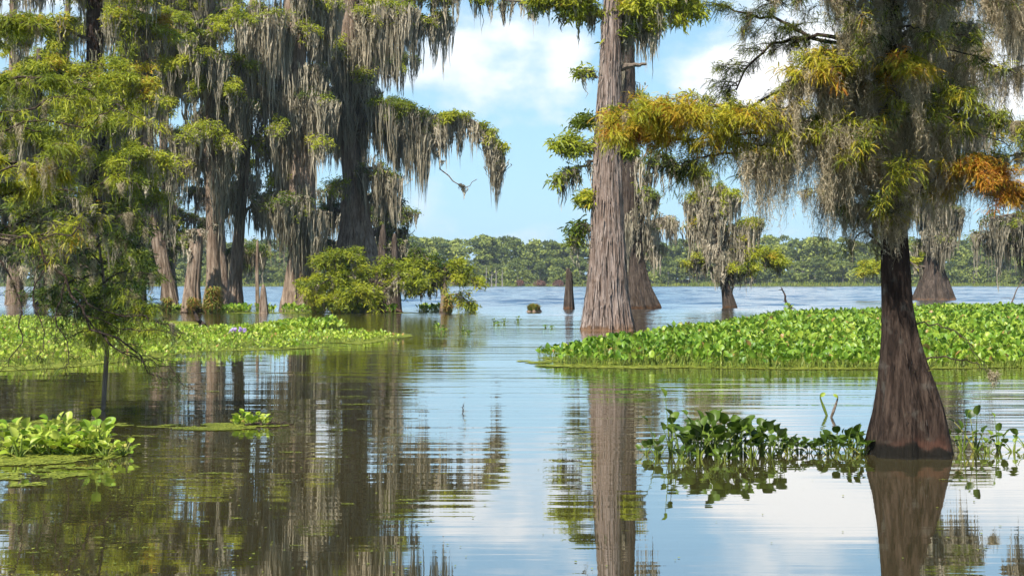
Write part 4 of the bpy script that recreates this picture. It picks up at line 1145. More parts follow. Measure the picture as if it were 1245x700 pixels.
NL.cmin = 1.5
NL.cloak(90, 4, 11, (1.2, 3.5), .4, (.1, 1.2), mw=.05)
NB = Tree(-60, Y=15.5, label='near cypress outside the left edge, its yellow-green boughs and bare twigs reaching in', bark='bark_near', moss='nmoss', fol='fol', twig='dtwig', near=1, group='near cypresses')
NB.trunk([(520, -90, -30), (480, -82, -38), (400, -76, -44), (200, -74, -46), (-100, -70, -50)], sides=60, rings=80, flute=.08)
NB_ = NB
NS = Tree(124, 499, label='slim reddish young cypress standing in the water by the floating plants', bark='bark', moss='nmoss', fol='fol', twig='dtwig', near=1, group='near cypresses')
NS.trunk([(499, 120, 126), (470, 122, 128), (430, 125, 131), (380, 126, 131), (330, 122, 126), (285, 117, 119)], sides=20, rings=60, flute=0.03, rib=0.02, zflute=.5)
for pts_, n_, m_, ti_, r_ in [([(126, 400), (145, 385, -.5), (175, 378, -.8)], 420, 1, .45, .012), ([(128, 410), (150, 400, -.5), (190, 405, -.8)], 260, 0, .4, .012), ([(122, 330), (90, 340, -.5), (50, 360, -.6)], 300, 4, .12, .012),
                              ([(124, 370), (100, 380, -.3), (60, 384, -.5)], 260, 2, .15, .012), ([(126, 380), (120, 395, -.5), (110, 420, -.8)], 360, 0, .5, .010), ([(124, 360), (150, 350, -.5), (170, 362, -.8)], 380, 3, .2, .012),
                              ([(118, 300), (140, 280, -.4), (160, 300, -.5)], 300, 6, .2, .012), ([(115, 260), (80, 270, -.5), (40, 290, -.6)], 320, 8, .3, .012), ([(114, 260), (95, 275, -.8), (80, 285, -1)], 300, 5, .72, .010),
                              ([(112, 230), (140, 215, -.4), (170, 230, -.5)], 380, 8, .55, .012), ([(110, 190), (75, 180, -.5), (45, 200, -.8)], 380, 8, .5, .012), ([(106, 130), (70, 115, -.4), (30, 130, -.6)], 420, 5, .5, .012),
                              ([(108, 150), (140, 130, -.4), (180, 150, -.5)], 420, 6, .5, .012)]:
    up_ = pts_[0][1] <= 290
    if up_:
        pts_ = [(-60, pts_[0][1] + 20)] + pts_[::-1] if pts_[-1][0] < pts_[0][0] else [(-60, pts_[0][1] + 20, 0), (40, pts_[0][1], 0)] + pts_
    (NB_ if up_ else NS).limb(pts_, r=r_, nsub=16, fol=int(n_ * 1.15), moss=m_, tint=ti_, tv=0.12, spread=0.42, mL=(.15, .6), fs=.10)

for pts_, n_, m_, ti_ in [([(127, 395), (160, 388, -.4), (205, 392, -.6)], 700, 2, .25), ([(127, 385), (150, 372, .2), (185, 372, .3)], 700, 3, .12), ([(126, 400), (140, 405, -.4), (150, 425, -.6)], 500, 0, .5), ([(127, 375), (100, 368, -.3), (55, 372, -.5)], 600, 3, .15),
                          ([(124, 345), (150, 330, .3), (190, 335, .4)], 700, 4, .2), ([(124, 335), (95, 320, .3), (50, 330, .4)], 600, 5, .12), ([(122, 320), (105, 305, -.6), (85, 320, -.9)], 500, 6, .2), ([(119, 292), (90, 262, .3), (40, 262, .4)], 600, 8, .25),
                          ([(119, 292), (145, 262, .3), (180, 270, .3)], 600, 8, .3), ([(126, 405), (105, 402, -.3), (80, 412, -.4)], 320, 0, .3)]:
    NS.limb(pts_, r=.012, nsub=20, fol=int(n_ * .38), moss=m_, tint=ti_ * .9, tv=0.13, spread=0.45, mL=(.15, .6), fs=.085)
for pts_, n_, m_, ti_, sp_ in [([(-60, 210), (-10, 195, -.2), (35, 205, -.4), (75, 215, -.5)], 1300, 8, .74, .32), ([(-60, 240), (-10, 225, .1), (40, 232, 0)], 600, 10, .6, .3), ([(-60, 120), (0, 100, .2), (70, 95, .3), (110, 110, .3)], 900, 8, .45, .4),
                               ([(-60, 60), (0, 30, .3), (60, 30, .3)], 800, 8, .4, .4), ([(-60, 300), (-10, 285, .2), (40, 262, 0)], 300, 14, .25, .4), ([(-60, 160), (0, 150, .3), (50, 160, .3)], 700, 12, .4, .4)]:
    NB.limb(pts_, r=.02, nsub=28, fol=int(n_ * 1.6), moss=m_, tint=ti_, tv=0.1, spread=sp_, mL=(.2, .8), fs=.10)
NB.limb([(-60, 262), (0, 296), (50, 302), (80, 340), (110, 392), (160, 432), (205, 462)], r=.022, nsub=26, fol=330, moss=2, tint=.12, tv=.1, spread=.42, mL=(.1, .3), drop=.5, fs=.07)
for pts_ in ([(105, 385), (135, 420), (170, 432), (215, 440)], [(120, 400), (150, 430), (190, 442), (235, 472)], [(90, 350), (130, 380), (180, 385), (225, 405)], [(60, 315), (40, 360), (55, 410), (45, 440)], [(80, 340), (70, 390), (85, 430), (80, 450)]):
    NB.limb(pts_, r=.009, nsub=24, fol=150, moss=0, tint=.15, tv=.12, spread=.36, drop=.6, fs=.06)
NB.limb([(-60, 270), (0, 312), (18, 350), (28, 392), (20, 420), (10, 445)], r=.013, nsub=14, fol=70, moss=1, tint=.2, spread=.35, mL=(.1, .2), drop=.5, fs=.07)
NB.limb([(100, 380), (150, 398), (200, 402), (235, 415)], r=.006, nsub=8, fol=20, moss=0, tint=.2, spread=.25, drop=.4, fs=.07)


# ------------------------------------------------------------------ floating plants
def blades(mb, Bp, D_, Nn, L, Wd, tnt, cup=0.25, curl=0.15, KU=5, KX=3):
    """rounded, cupped hyacinth blades"""
    n = len(Bp)
    S = unit(np.cross(D_, Nn)); Nn = np.cross(S, D_)
    u = np.linspace(0, 1, KU); x = np.linspace(-1, 1, KX)
    hw = np.array([0.12, *(np.sin(np.pi * np.clip(0.12 + 0.80 * u[1:-1], 0, 1)) ** 0.6), 0.22])
    uu = u[None, :, None]; xx = x[None, None, :] * hw[None, :, None]
    P = (Bp[:, None, None] + D_[:, None, None] * (L[:, None, None] * uu)[..., None] + S[:, None, None] * (Wd[:, None, None] * 0.5 * xx)[..., None]
         + Nn[:, None, None] * ((cup * np.abs(xx) ** 1.7 * Wd[:, None, None]) - curl * L[:, None, None] * uu ** 2)[..., None])
    v = P.reshape(-1, 3)
    b = np.arange(n)[:, None, None] * (KU * KX); i = np.arange(KU - 1)[None, :, None] * KX; j = np.arange(KX - 1)[None, None]
    q = (b + i + j).ravel()
    mb.add(v, np.stack([q, q + 1, q + KX + 1, q + KX], 1), np.repeat(tnt, KU * KX))


def leaf_field(lb, sb, X, Y, hgt, size, tnt, lean=0.35, KU=5, KX=3, stalkr=0.006, sway=None):
    n = len(X)
    a = rng.uniform(0, 2 * math.pi, n)
    ln = np.abs(rng.normal(0, lean, n))
    out_ = np.stack([np.cos(a), np.sin(a), np.zeros(n)], 1)
    dr = unit(out_ * np.sin(ln)[:, None] + np.array([0, 0, 1.0]) * np.cos(ln)[:, None])
    P0 = np.stack([X, Y, np.full(n, -0.01)], 1)
    P1 = P0 + dr * hgt[:, None]
    pm = P0 + dr * hgt[:, None] * 0.5 + np.array([0, 0, 1]) * (hgt * 0.05)[:, None]
    K = np.stack([P0, pm, P1], 1)
    tubes(sb, K, stalkr * np.array([1.5, 1.0, 0.6])[None] * (hgt[:, None] / 0.25) ** 0.5, 3, np.clip(rng.normal(0.5, .2, n), 0, 1))
    bd = unit(dr + out_ * rng.uniform(-0.1, 0.6, n)[:, None] + rng.normal(0, 0.22, (n, 3)))
    Nn = unit(np.array([0, 0, 1.0]) - out_ * 1.1 + rng.normal(0, 0.3, (n, 3)))
    L = size * rng.uniform(0.6, 1.4, n)
    blades(lb, P1, bd, Nn, L * 1.1, L * rng.uniform(0.6, 0.95, n), tnt, rng.uniform(.05, .25), .18, KU, KX)


def mat_stuff(name, label, poly, dens, hmin, hmax, size, tmean, seed, edge=1.0, thin=0.0, hscale=None, parent_group=None, near_dens=None):
    """poly: ground outline in world metres"""
    poly = np.array(poly, float)
    x0, y0 = poly.min(0); x1, y1 = poly.max(0)
    n = int((x1 - x0) * (y1 - y0) * dens)
    X = rng.uniform(x0, x1, n); Y = rng.uniform(y0, y1, n)
    inside = np.zeros(n, bool); dist = np.full(n, 1e9)
    for i in range(len(poly)):
        ax, ay = poly[i]; bx, by = poly[(i + 1) % len(poly)]
        c_ = ((ay > Y) != (by > Y)) & (X < (bx - ax) * (Y - ay) / (by - ay + 1e-12) + ax)
        inside ^= c_
        tt_ = np.clip(((X - ax) * (bx - ax) + (Y - ay) * (by - ay)) / ((bx - ax) ** 2 + (by - ay) ** 2 + 1e-9), 0, 1)
        dist = np.minimum(dist, np.hypot(X - ax - tt_ * (bx - ax), Y - ay - tt_ * (by - ay)))
    sd_ = np.where(inside, dist, -dist)
    jag_ = (fbm(X * 0.9, Y * 0.9, seed) - 0.5) * 1.6 * edge
    keep = (sd_ + jag_ > 0) & (rng.uniform(size=n) > thin * (fbm(X * .6, Y * .6, seed + 9) > .52))
    X, Y, sdk = X[keep], Y[keep], (sd_ + jag_)[keep]
    n = len(X)
    hh = (hmin + (hmax - hmin) * fbm(X * 0.5, Y * 0.5, seed + 3) * 1.4) * np.clip(0.45 + sdk / (edge * 1.2 + 1e-6) * 0.55, 0.45, 1) * rng.uniform(0.6, 1.25, n)
    tn = np.clip(tmean + (fbm(X * .4, Y * .4, seed + 5) - .5) * .5 + rng.normal(0, .13, n), 0.02, 0.94)
    tn[rng.uniform(size=n) < 0.02] = 1.0
    return X, Y, hh, tn


# right-hand mat
rp = [((655 - CXP) / F * 27.6, 27.6), ((700 - CXP) / F * 26.8, 26.8), ((760 - CXP) / F * 26.3, 26.3), (4.0, 26.1), (7, 26.3), (10.5, 26.4), (15, 27), (30, 58), (27, 72), (20, 70), (13.5, 60), (8.6, 52), (4.9, 41), (2.9, 35), (1.2, 30.5)]
lb, sb = MB(), MB()
X, Y, hh, tn = mat_stuff('', '', rp, 108, 0.15, 0.42, 0.12, 0.46, 21, 1.1)
nearm = Y < 36
for msk, KU, KX in ((nearm, 5, 3), (~nearm, 4, 3)):
    far_thin = rng.uniform(size=msk.sum()) < (1.0 if KU == 5 else 0.62)
    a_, b_, c_, d_ = X[msk][far_thin], Y[msk][far_thin], hh[msk][far_thin], tn[msk][far_thin]
    leaf_field(lb, sb, a_, b_, c_, 0.098 * (1.0 if KU == 5 else 1.3), d_, 0.35, KU, KX, 0.005)
mat_o = empty('hyacinth_mat', (6, 30, 0), 'broad bright green mat of water hyacinth across the right of the water', 'water hyacinth mat'); mat_o['kind'] = 'stuff'
for o in (lb.build('leaves', M['hya'], mat_o, (6, 30, 0), True), sb.build('stalks', M['stalk'], mat_o, (6, 30, 0))):
    o['kind'] = 'stuff'

# left-hand mat
lp = [(-14, 25), (-10.5, 24.6), (-8.2, 25.6), (-8.4, 27.2), (-7.6, 29.5), (-6.4, 31.5), (-5.0, 34), (-4.2, 37), (-3.1, 39.5), (-3.4, 42), (-6.0, 43), (-6.2, 49), (-8.6, 50), (-9.0, 46), (-13, 50), (-16, 56), (-30, 62), (-32, 40), (-24, 28)]
lb, sb = MB(), MB()
X, Y, hh, tn = mat_stuff('', '', lp, 75, 0.07, 0.24, 0.08, 0.68, 61, 0.9, 0.85)
leaf_field(lb, sb, X, Y, hh, 0.070, tn, 0.5, 4, 3, 0.005)
# thick clump at the right end and the raft under the trunks
for (cx_, cy_, rx, ry, n_, h0, sz) in [((372 - CXP) / F * 47, 47, 1.3, 1.8, 900, .32, .12), ((398 - CXP) / F * 45, 46, 0.35, 0.5, 90, .40, .14), ((290 - CXP) / F * 42, 42, 0.9, 1.0, 260, .26, .11), ((355 - CXP) / F * 42.5, 42, .25, .4, 40, .36, .15)]:
    a = rng.uniform(0, 6.28, n_); q = np.sqrt(rng.uniform(0, 1, n_))
    leaf_field(lb, sb, cx_ + np.cos(a) * q * rx, cy_ + np.sin(a) * q * ry, h0 * (1.15 - 0.7 * q) * rng.uniform(.7, 1.1, n_), sz, np.clip(rng.normal(.62, .15, n_), 0, .95), .4, 4, 3, .006)
mat_o = empty('hyacinth_mat', (-8, 35, 0), 'low patchy yellow-green mat of floating plants across the left of the water', 'water hyacinth mat'); mat_o['kind'] = 'stuff'
for o in (lb.build('leaves', M['hya'], mat_o, (-8, 35, 0), True), sb.build('stalks', M['stalk'], mat_o, (-8, 35, 0))):
    o['kind'] = 'stuff'
# strip of plants at the feet of the grove
lb, sb = MB(), MB()
n = 2600
pxs = rng.uniform(90, 590, n); Ys = 74 - rng.uniform(0, 1, n) * 2.4 + 3 * vn(pxs / 40, pxs * 0, 3)
kp = (vn(pxs / 14, pxs * 0, 77) > np.interp(pxs, [90, 300, 480, 520, 590], [.1, .15, .25, .4, .72]))
pxs, Ys = pxs[kp], Ys[kp]; n = len(pxs)
leaf_field(lb, sb, (pxs - CXP) / F * Ys, Ys, rng.uniform(.10, .34, n), .17, np.clip(rng.normal(.5, .18, n), 0, .95), .5, 4, 3, .01)
mat_o = empty('hyacinth_mat', (-11, 72, 0), 'narrow strip of low plants along the water at the feet of the left grove', 'water hyacinth mat'); mat_o['kind'] = 'stuff'
for o in (lb.build('leaves', M['hya'], mat_o, (-11, 72, 0), True), sb.build('stalks', M['stalk'], mat_o, (-11, 72, 0))):
    o['kind'] = 'stuff'


# duckweed films: thousands of flat specks and tiny discs lying on the water
def duck(name, label, cells, seed):
    """cells: (x centre, y centre, rx, ry, count, fill)"""
    mb = MB()
    for (cx_, cy_, rx, ry, n_, fill) in cells:
        a = rng.uniform(0, 6.28, n_); q = np.sqrt(rng.uniform(0, 1, n_))
        X = cx_ + np.cos(a) * q * rx; Y = cy_ + np.sin(a) * q * ry
        f_ = fbm((X - cx_) / rx * 3 + seed, (Y - cy_) / ry * 2.2, seed) + 0.35 * (1 - q) > (1 - fill)
        X, Y = X[f_], Y[f_]; m_ = len(X)
        if not m_: continue
        s_ = rng.uniform(.5, 1.4, m_) * math.sqrt(rx * ry / n_) * 1.9
        th = rng.uniform(0, 6.28, m_)[:, None] + np.arange(6)[None] / 6 * 6.283
        rr = s_[:, None] * rng.uniform(.6, 1.1, (m_, 6))
        z0 = 0.004 + rng.uniform(0, 0.006, m_)
        V = np.stack([X[:, None] + np.cos(th) * rr, Y[:, None] + np.sin(th) * rr, np.broadcast_to(z0[:, None], (m_, 6))], -1)
        c0 = np.arange(m_) * 6
        tt_ = np.clip(rng.normal(.5, .22, m_), 0, 1)
        mb.add(V.reshape(-1, 3), np.stack([c0, c0 + 1, c0 + 2, c0 + 3], 1), np.repeat(tt_, 6))
        mb.f[4].append(np.stack([c0 + 3, c0 + 4, c0 + 5, c0], 1) + mb.n - m_ * 6)
    tag(mb.build(name, M['weed']), label, 'duckweed', None, 'stuff')


def cell(px0, px1, py0, py1, n_, fill):
    ya, yb = DEP(py1), DEP(py0)
    yc = (ya + yb) / 2
    return ((((px0 + px1) / 2 - CXP) / F * yc), yc, (px1 - px0) / 2 / F * yc, (yb - ya) / 2, n_, fill)


duck('duckweed', 'flat green duckweed raft around the small bright floating clump', [cell(205, 325, 514.5, 523.5, 6200, .48), cell(262, 366, 514, 519, 1600, .4), cell(150, 250, 516, 520, 1500, .3)], 3)
duck('duckweed', 'duckweed film spreading round the near left floating plants', [cell(-80, 165, 511, 522, 7600, .42), cell(-80, 158, 540, 566, 9000, .52), cell(-60, 130, 566, 592, 4200, .3)], 8)
duck('duckweed', 'yellow-green duckweed skin filling the left floating mat', [cell(-20, 230, 412, 452, 9000, .70), cell(60, 470, 402, 428, 12000, .50), cell(250, 500, 403, 415, 8000, .52), cell(-20, 200, 390, 425, 7000, .62), cell(230, 520, 379.5, 381, 2500, .7)], 14)
duck('duckweed', 'pale duckweed line along the front of the right hyacinth mat', [cell(650, 1270, 440, 449, 9000, .62), cell(630, 760, 434, 444, 2500, .5)], 19)
dc = []
for q in range(44):
    px = rng.uniform(0, 520) if q < 40 else rng.uniform(560, 1245); py = rng.uniform(432, 690)
    dc.append(cell(px, px + rng.uniform(15, 90), py, py + rng.uniform(.4, 1.3) * (py - 380) / 110, 420, .22))
duck('duckweed', 'thin scattered drifts of duckweed on the open dark water', dc, 27)
mb = MB()
n = 1200
pxs = rng.uniform(0, 1245, n) ** 1.0; pys = rng.uniform(455, 700, n)
kp = rng.uniform(size=n) < np.interp(pxs, [0, 500, 620, 1245], [1, .7, .12, .12]); pxs, pys = pxs[kp], pys[kp]; n = len(pxs)
Yd = DEP(pys); Xd = (pxs - CXP) / F * Yd
th = rng.uniform(0, 6.28, n)[:, None] + np.arange(4)[None] / 4 * 6.283; rr = rng.uniform(.004, .014, n)[:, None] * np.array([1, .6, 1, .6])
mb.add(np.stack([Xd[:, None] + np.cos(th) * rr, Yd[:, None] + np.sin(th) * rr * 2, np.full((n, 4), .006)], -1).reshape(-1, 3), (np.arange(n) * 4)[:, None] + np.arange(4)[None], np.repeat(rng.uniform(0, .7, n), 4))
tag(mb.build('leaf_litter', M['weed']), 'tiny floating leaf specks scattered over the near water', 'leaf litter', None, 'stuff')


# individual hyacinth plants near the camera
def hyacinth(name, label, group, nleaf, h0, size, mat, tmean, lean=.45, stalkr=.006, tall=0):
    r = empty(name, (0, 0, 0), label, 'water plant', group)
    lb, sb = MB(), MB()
    a = rng.uniform(0, 6.28) + np.arange(nleaf) * 2.4 + rng.normal(0, .3, nleaf)
    ln = np.clip(np.linspace(.12, 1.0, nleaf) * lean * 2 + rng.normal(0, .1, nleaf), .02, 1.35)
    hh = h0 * rng.uniform(.55, 1.1, nleaf) * (1 - .25 * np.linspace(0, 1, nleaf))
    if tall: hh[:tall] *= 1.45
    out_ = np.stack([np.cos(a), np.sin(a), np.zeros(nleaf)], 1)
    dr = unit(out_ * np.sin(ln)[:, None] + np.array([0, 0, 1.]) * np.cos(ln)[:, None])
    P0 = out_ * .015 + np.array([0, 0, -.02])
    K = 6; u = np.linspace(0, 1, K)
    C = P0[:, None] + out_[:, None] * (hh * np.sin(ln) * 1.0)[:, None, None] * (u ** 1.3)[None, :, None]
    C[..., 2] += (hh * np.cos(ln) + .02)[:, None] * (u ** .85)[None]
    tubes(sb, C, stalkr * np.array([1.2, 1.9, 1.5, .9, .65, .55])[None] * np.ones((nleaf, 1)), 6, np.clip(rng.normal(.45, .2, nleaf), 0, 1))
    T = unit(C[:, -1] - C[:, -2])
    bd = unit(T + out_ * rng.uniform(-.1, .6, nleaf)[:, None] + rng.normal(0, .2, (nleaf, 3)))
    Nn = unit(np.array([0, 0, 1.]) - out_ * .9 + rng.normal(0, .35, (nleaf, 3)))
    L = size * rng.uniform(.7, 1.2, nleaf)
    blades(lb, C[:, -1], bd, Nn, L, L * rng.uniform(.75, 1.05, nleaf), np.clip(rng.normal(tmean, .15, nleaf), 0, .93), .22, .22, 8, 5)
    lb.build('leaves', M[mat], r, smooth=True)
    sb.build('stalks', M['stalk'], r, smooth=True)
    return r


def scatter(protos_, spots, labfun, group):
    used_ = [False] * len(protos_)
    for i, (px, py, k, sc) in enumerate(spots):
        Yp = DEP(py); loc = ((px - CXP) / F * Yp, Yp, 0.0); rz = float(rng.uniform(0, 6.28))
        lab = labfun(i, px, py)
        if not used_[k]:
            r = protos_[k]; used_[k] = True
            r.location = loc; r.rotation_euler = (0, 0, rz); r.scale = (sc,) * 3
            r['label'] = lab; r['group'] = group
        else:
            r = copy_thing(protos_[k], loc, rz, sc, lab, group)
    for k, u_ in enumerate(used_):
        if not u_:
            for ch in list(protos_[k].children): bpy.data.objects.remove(ch)
            bpy.data.objects.remove(protos_[k])


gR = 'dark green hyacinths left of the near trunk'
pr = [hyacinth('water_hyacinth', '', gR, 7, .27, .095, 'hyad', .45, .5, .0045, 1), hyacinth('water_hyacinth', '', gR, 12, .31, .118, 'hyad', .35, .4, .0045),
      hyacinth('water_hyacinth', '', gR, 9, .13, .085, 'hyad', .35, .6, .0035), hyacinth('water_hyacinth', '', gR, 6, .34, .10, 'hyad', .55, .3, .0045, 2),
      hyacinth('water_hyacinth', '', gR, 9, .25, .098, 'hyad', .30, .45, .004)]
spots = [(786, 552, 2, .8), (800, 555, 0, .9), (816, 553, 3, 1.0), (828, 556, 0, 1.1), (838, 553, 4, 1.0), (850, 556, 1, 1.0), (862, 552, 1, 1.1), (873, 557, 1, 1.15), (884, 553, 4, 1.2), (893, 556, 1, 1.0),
         (904, 553, 4, 1.1), (915, 556, 4, 1.05), (926, 553, 1, .9), (937, 555, 4, 1.0), (948, 553, 4, .85), (868, 545, 4, 1.0), (898, 545, 1, .85), (925, 546, 4, .9), (846, 547, 0, .9), (960, 552, 2, 1.0),
         (972, 551, 2, .9), (984, 551, 2, .85), (996, 551, 2, .9), (1008, 552, 2, 1.0), (1018, 549, 4, .75), (1030, 552, 4, .8), (1040, 550, 4, .85), (1049, 552, 2, 1.1), (1012, 546, 2, 1.), (1035, 545, 2, 1.1), (958, 546, 2, 1.0), (880, 560, 2, .9), (830, 561, 2, .8)]


def labR(i, px, py):
    if px < 795: return 'outermost tiny dark hyacinth at the left tip of the near right clump'
    if px < 835: return 'long-stalked sparse hyacinth in the left fringe of the near right clump'
    if px < 955: return 'dense shade-darkened hyacinth in the body of the clump left of the near trunk'
    return 'low small-leaved hyacinth in the line running up to the near dark trunk'


scatter(pr, spots, labR, gR)
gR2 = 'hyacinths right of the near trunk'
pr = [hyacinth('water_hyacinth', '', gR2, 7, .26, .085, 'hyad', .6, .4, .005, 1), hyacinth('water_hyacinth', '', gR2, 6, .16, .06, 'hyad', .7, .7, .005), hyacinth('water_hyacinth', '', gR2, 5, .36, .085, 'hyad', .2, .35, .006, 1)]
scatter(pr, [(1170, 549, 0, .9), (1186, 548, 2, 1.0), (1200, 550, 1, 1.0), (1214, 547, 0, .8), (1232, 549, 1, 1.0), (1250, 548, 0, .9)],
        lambda i, px, py: ['bright leafy hyacinth touching the right side of the near trunk', 'tall curved dark-stalked hyacinth right of the near trunk', 'small yellowish hyacinth under the tall curved stalk', 'loose hyacinth with one round leaf further right of the trunk',
                           'tiny hyacinth near the right edge of the picture', 'hyacinth cut by the right edge of the picture'][i], gR2)
# two stray curved shoots standing in the water behind the clump
for px, py, lab, sgn in [(1003, 505, 'curved pale green shoot rising alone from the water behind the near right clump', -1), (1013, 507, 'brown withered shoot beside the curved green one', 1)]:
    Yp = DEP(py); r = empty('water_shoot', ((px - CXP) / F * Yp, Yp, 0), lab, 'water plant', 'stray shoots')
    sb = MB(); C = smooth_path([(0.03 * -sgn, 0, -.02), (0.01 * sgn, 0, .09), (.05 * sgn, .01, .2), (.055 * sgn, .0, .25)], 8)
    tubes(sb, C[None], np.array([[.012, .016, .018, .016, .012, .009, .007, .006]]), 7, .35 if sgn < 0 else .1); sb.build('stalk', M['stalk'] if sgn < 0 else M['twig'], r, smooth=True)
    lb = MB(); blades(lb, C[-1][None] - [[.0, 0, .02]], unit(np.array([[-.5 * sgn, -.2, .4]])), unit(np.array([[.3, -.7, .6]])), np.array([.07]), np.array([.05]), np.array([.75]), .2, .2, 8, 5)
    lb.build('leaf', M['hya'], r, smooth=True)

gL = 'bright hyacinths at the near left edge'
pr = [hyacinth('water_hyacinth', '', gL, 11, .22, .10, 'hya', .66, .45, .006), hyacinth('water_hyacinth', '', gL, 12, .17, .085, 'hya', .70, .6, .006), hyacinth('water_hyacinth', '', gL, 9, .33, .10, 'hya', .66, .35, .006, 1),
      hyacinth('water_hyacinth', '', gL, 10, .13, .07, 'hya', .78, .7, .006)]
sp = []
for i in range(34):
    px = -40 + 165 * rng.uniform(0, 1) ** 0.9; py = rng.uniform(534, 556)
    sp.append((px, py, int(rng.choice([0, 1, 3], p=[.5, .3, .2])), float(rng.uniform(.8, 1.15)) * (1.0 if px < 95 else .85)))
sp += [(116, 552, 2, 1.0), (124, 549, 0, 1.1), (112, 546, 2, .85), (150, 553, 1, .9), (128, 555, 1, .9)]


def labL(i, px, py):
    if px > 140: return 'small hyacinth at the right tip of the near left clump'
    if (px, py) == (116, 552): return 'tallest bright hyacinth at the right end of the near left clump'
    if (px, py) == (124, 549): return 'broad bright hyacinth behind the foot of the tallest one at left'
    if (px, py) == (112, 546): return 'upright hyacinth standing just left of the tallest one in the near left clump'
    return 'bright yellow-green hyacinth crowded in the near left clump'


scatter(pr, sp, labL, gL)
gS = 'small bright floating clump'
pr = [hyacinth('water_hyacinth', '', gS, 12, .10, .075, 'hya', .72, .6, .006), hyacinth('water_hyacinth', '', gS, 9, .12, .08, 'hya', .72, .5, .006)]
scatter(pr, [(288, 516, 0, .9), (296, 514, 1, 1.0), (304, 517, 0, 1.0), (312, 515, 1, .9), (322, 517, 1, .8)],
        lambda i, px, py: 'bright little hyacinth in the small clump on the duckweed raft', gS)
gT = 'tiny tufts drifting in the middle water'
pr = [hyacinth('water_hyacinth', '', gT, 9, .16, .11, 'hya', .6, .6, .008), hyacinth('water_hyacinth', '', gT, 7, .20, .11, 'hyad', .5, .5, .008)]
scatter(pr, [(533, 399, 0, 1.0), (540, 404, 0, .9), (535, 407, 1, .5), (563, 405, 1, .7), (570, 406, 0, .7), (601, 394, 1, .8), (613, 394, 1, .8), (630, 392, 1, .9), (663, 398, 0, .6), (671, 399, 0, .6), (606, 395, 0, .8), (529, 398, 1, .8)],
        lambda i, px, py: ('low green tuft drifting below the small young cypress' if px < 545 else 'lone dark speck of a tuft in the middle water' if px < 590 else 'small tuft drifting left of the great grey trunk' if px < 640 else 'faint tuft floating just off the foot of the great grey trunk'), gT)

# lilac flower spikes in the left mat
for px, py, lab in [(283, 414, 'left lilac hyacinth flower spike in the left mat'), (295, 414, 'right lilac hyacinth flower spike in the left mat')]:
    Yp = 39.5; r = empty('hyacinth_flower', ((px - CXP) / F * Yp, Yp, 0), lab, 'flower', 'lilac flowers in the left mat')
    sb = MB(); C = np.array([[0, 0, 0], [0.01, 0, .12], [0, 0, .26]]); tubes(sb, C[None], np.array([[.01, .008, .006]]), 6, .6); sb.build('stem', M['stalk'], r)
    pb = MB(); n_ = 26; a = rng.uniform(0, 6.28, n_); o_ = np.stack([np.cos(a), np.sin(a), rng.uniform(-.2, .6, n_)], 1)
    blades(pb, np.stack([np.zeros(n_), np.zeros(n_), rng.uniform(.16, .28, n_)], 1) + o_ * .02, unit(o_), unit(rng.normal(size=(n_, 3)) + [0, 0, 1]), np.full(n_, .10), np.full(n_, .07), rng.uniform(0, 1, n_), .1, .1)
    pb.build('petals', M['petal'], r)

# grassy stump in open water
Yp = DEP(379.5)
r = empty('grassy_stump', ((649 - CXP) / F * Yp, Yp, 0), 'little sunken stump tufted with grass in the middle of the open water', 'stump')
sb = MB()
u_, v_ = np.meshgrid(np.linspace(0, 2 * math.pi, 28, endpoint=False), np.linspace(0, 1, 12), indexing='ij')
R_ = .36 * np.sqrt(np.clip(1 - v_ ** 2.4, 0, 1)) * (1 + .22 * np.cos(5 * u_ + 1) + .12 * np.cos(9 * u_ + v_ * 3)); R_[:, -1] = 0.0
V = np.stack([R_ * np.cos(u_), R_ * np.sin(u_), -.15 + v_ * .40 + .03 * np.cos(3 * u_) * v_], -1)
i = (np.arange(28)[:, None] * 12 + np.arange(11)[None]).ravel(); j = (((np.arange(28) + 1) % 28)[:, None] * 12 + np.arange(11)[None]).ravel()
sb.add(V.reshape(-1, 3), np.stack([i, j, j + 1, i + 1], 1)); sb.build('stump', M['bark'], r, smooth=True)
gb = MB(); n_ = 900; a = rng.uniform(0, 6.28, n_); q = np.sqrt(rng.uniform(0, 1, n_)) * .33
P0 = np.stack([np.cos(a) * q, np.sin(a) * q, (.27 - q ** 2 * 1.6)], 1); o_ = np.stack([np.cos(a), np.sin(a), np.zeros(n_)], 1)
L = rng.uniform(.1, .32, n_)[:, None]
ribbons(gb, np.stack([P0, P0 + [0, 0, 1] * L * .7 + o_ * L * .15, P0 + [0, 0, 1] * L * .6 + o_ * L * .6], 1), np.array([[.02, .02, .004]]) * np.ones((n_, 1)), unit(np.cross(o_, [0, 0, 1.])), rng.uniform(0, 1, n_)); gb.build('grass_tuft', M['grass'], r)

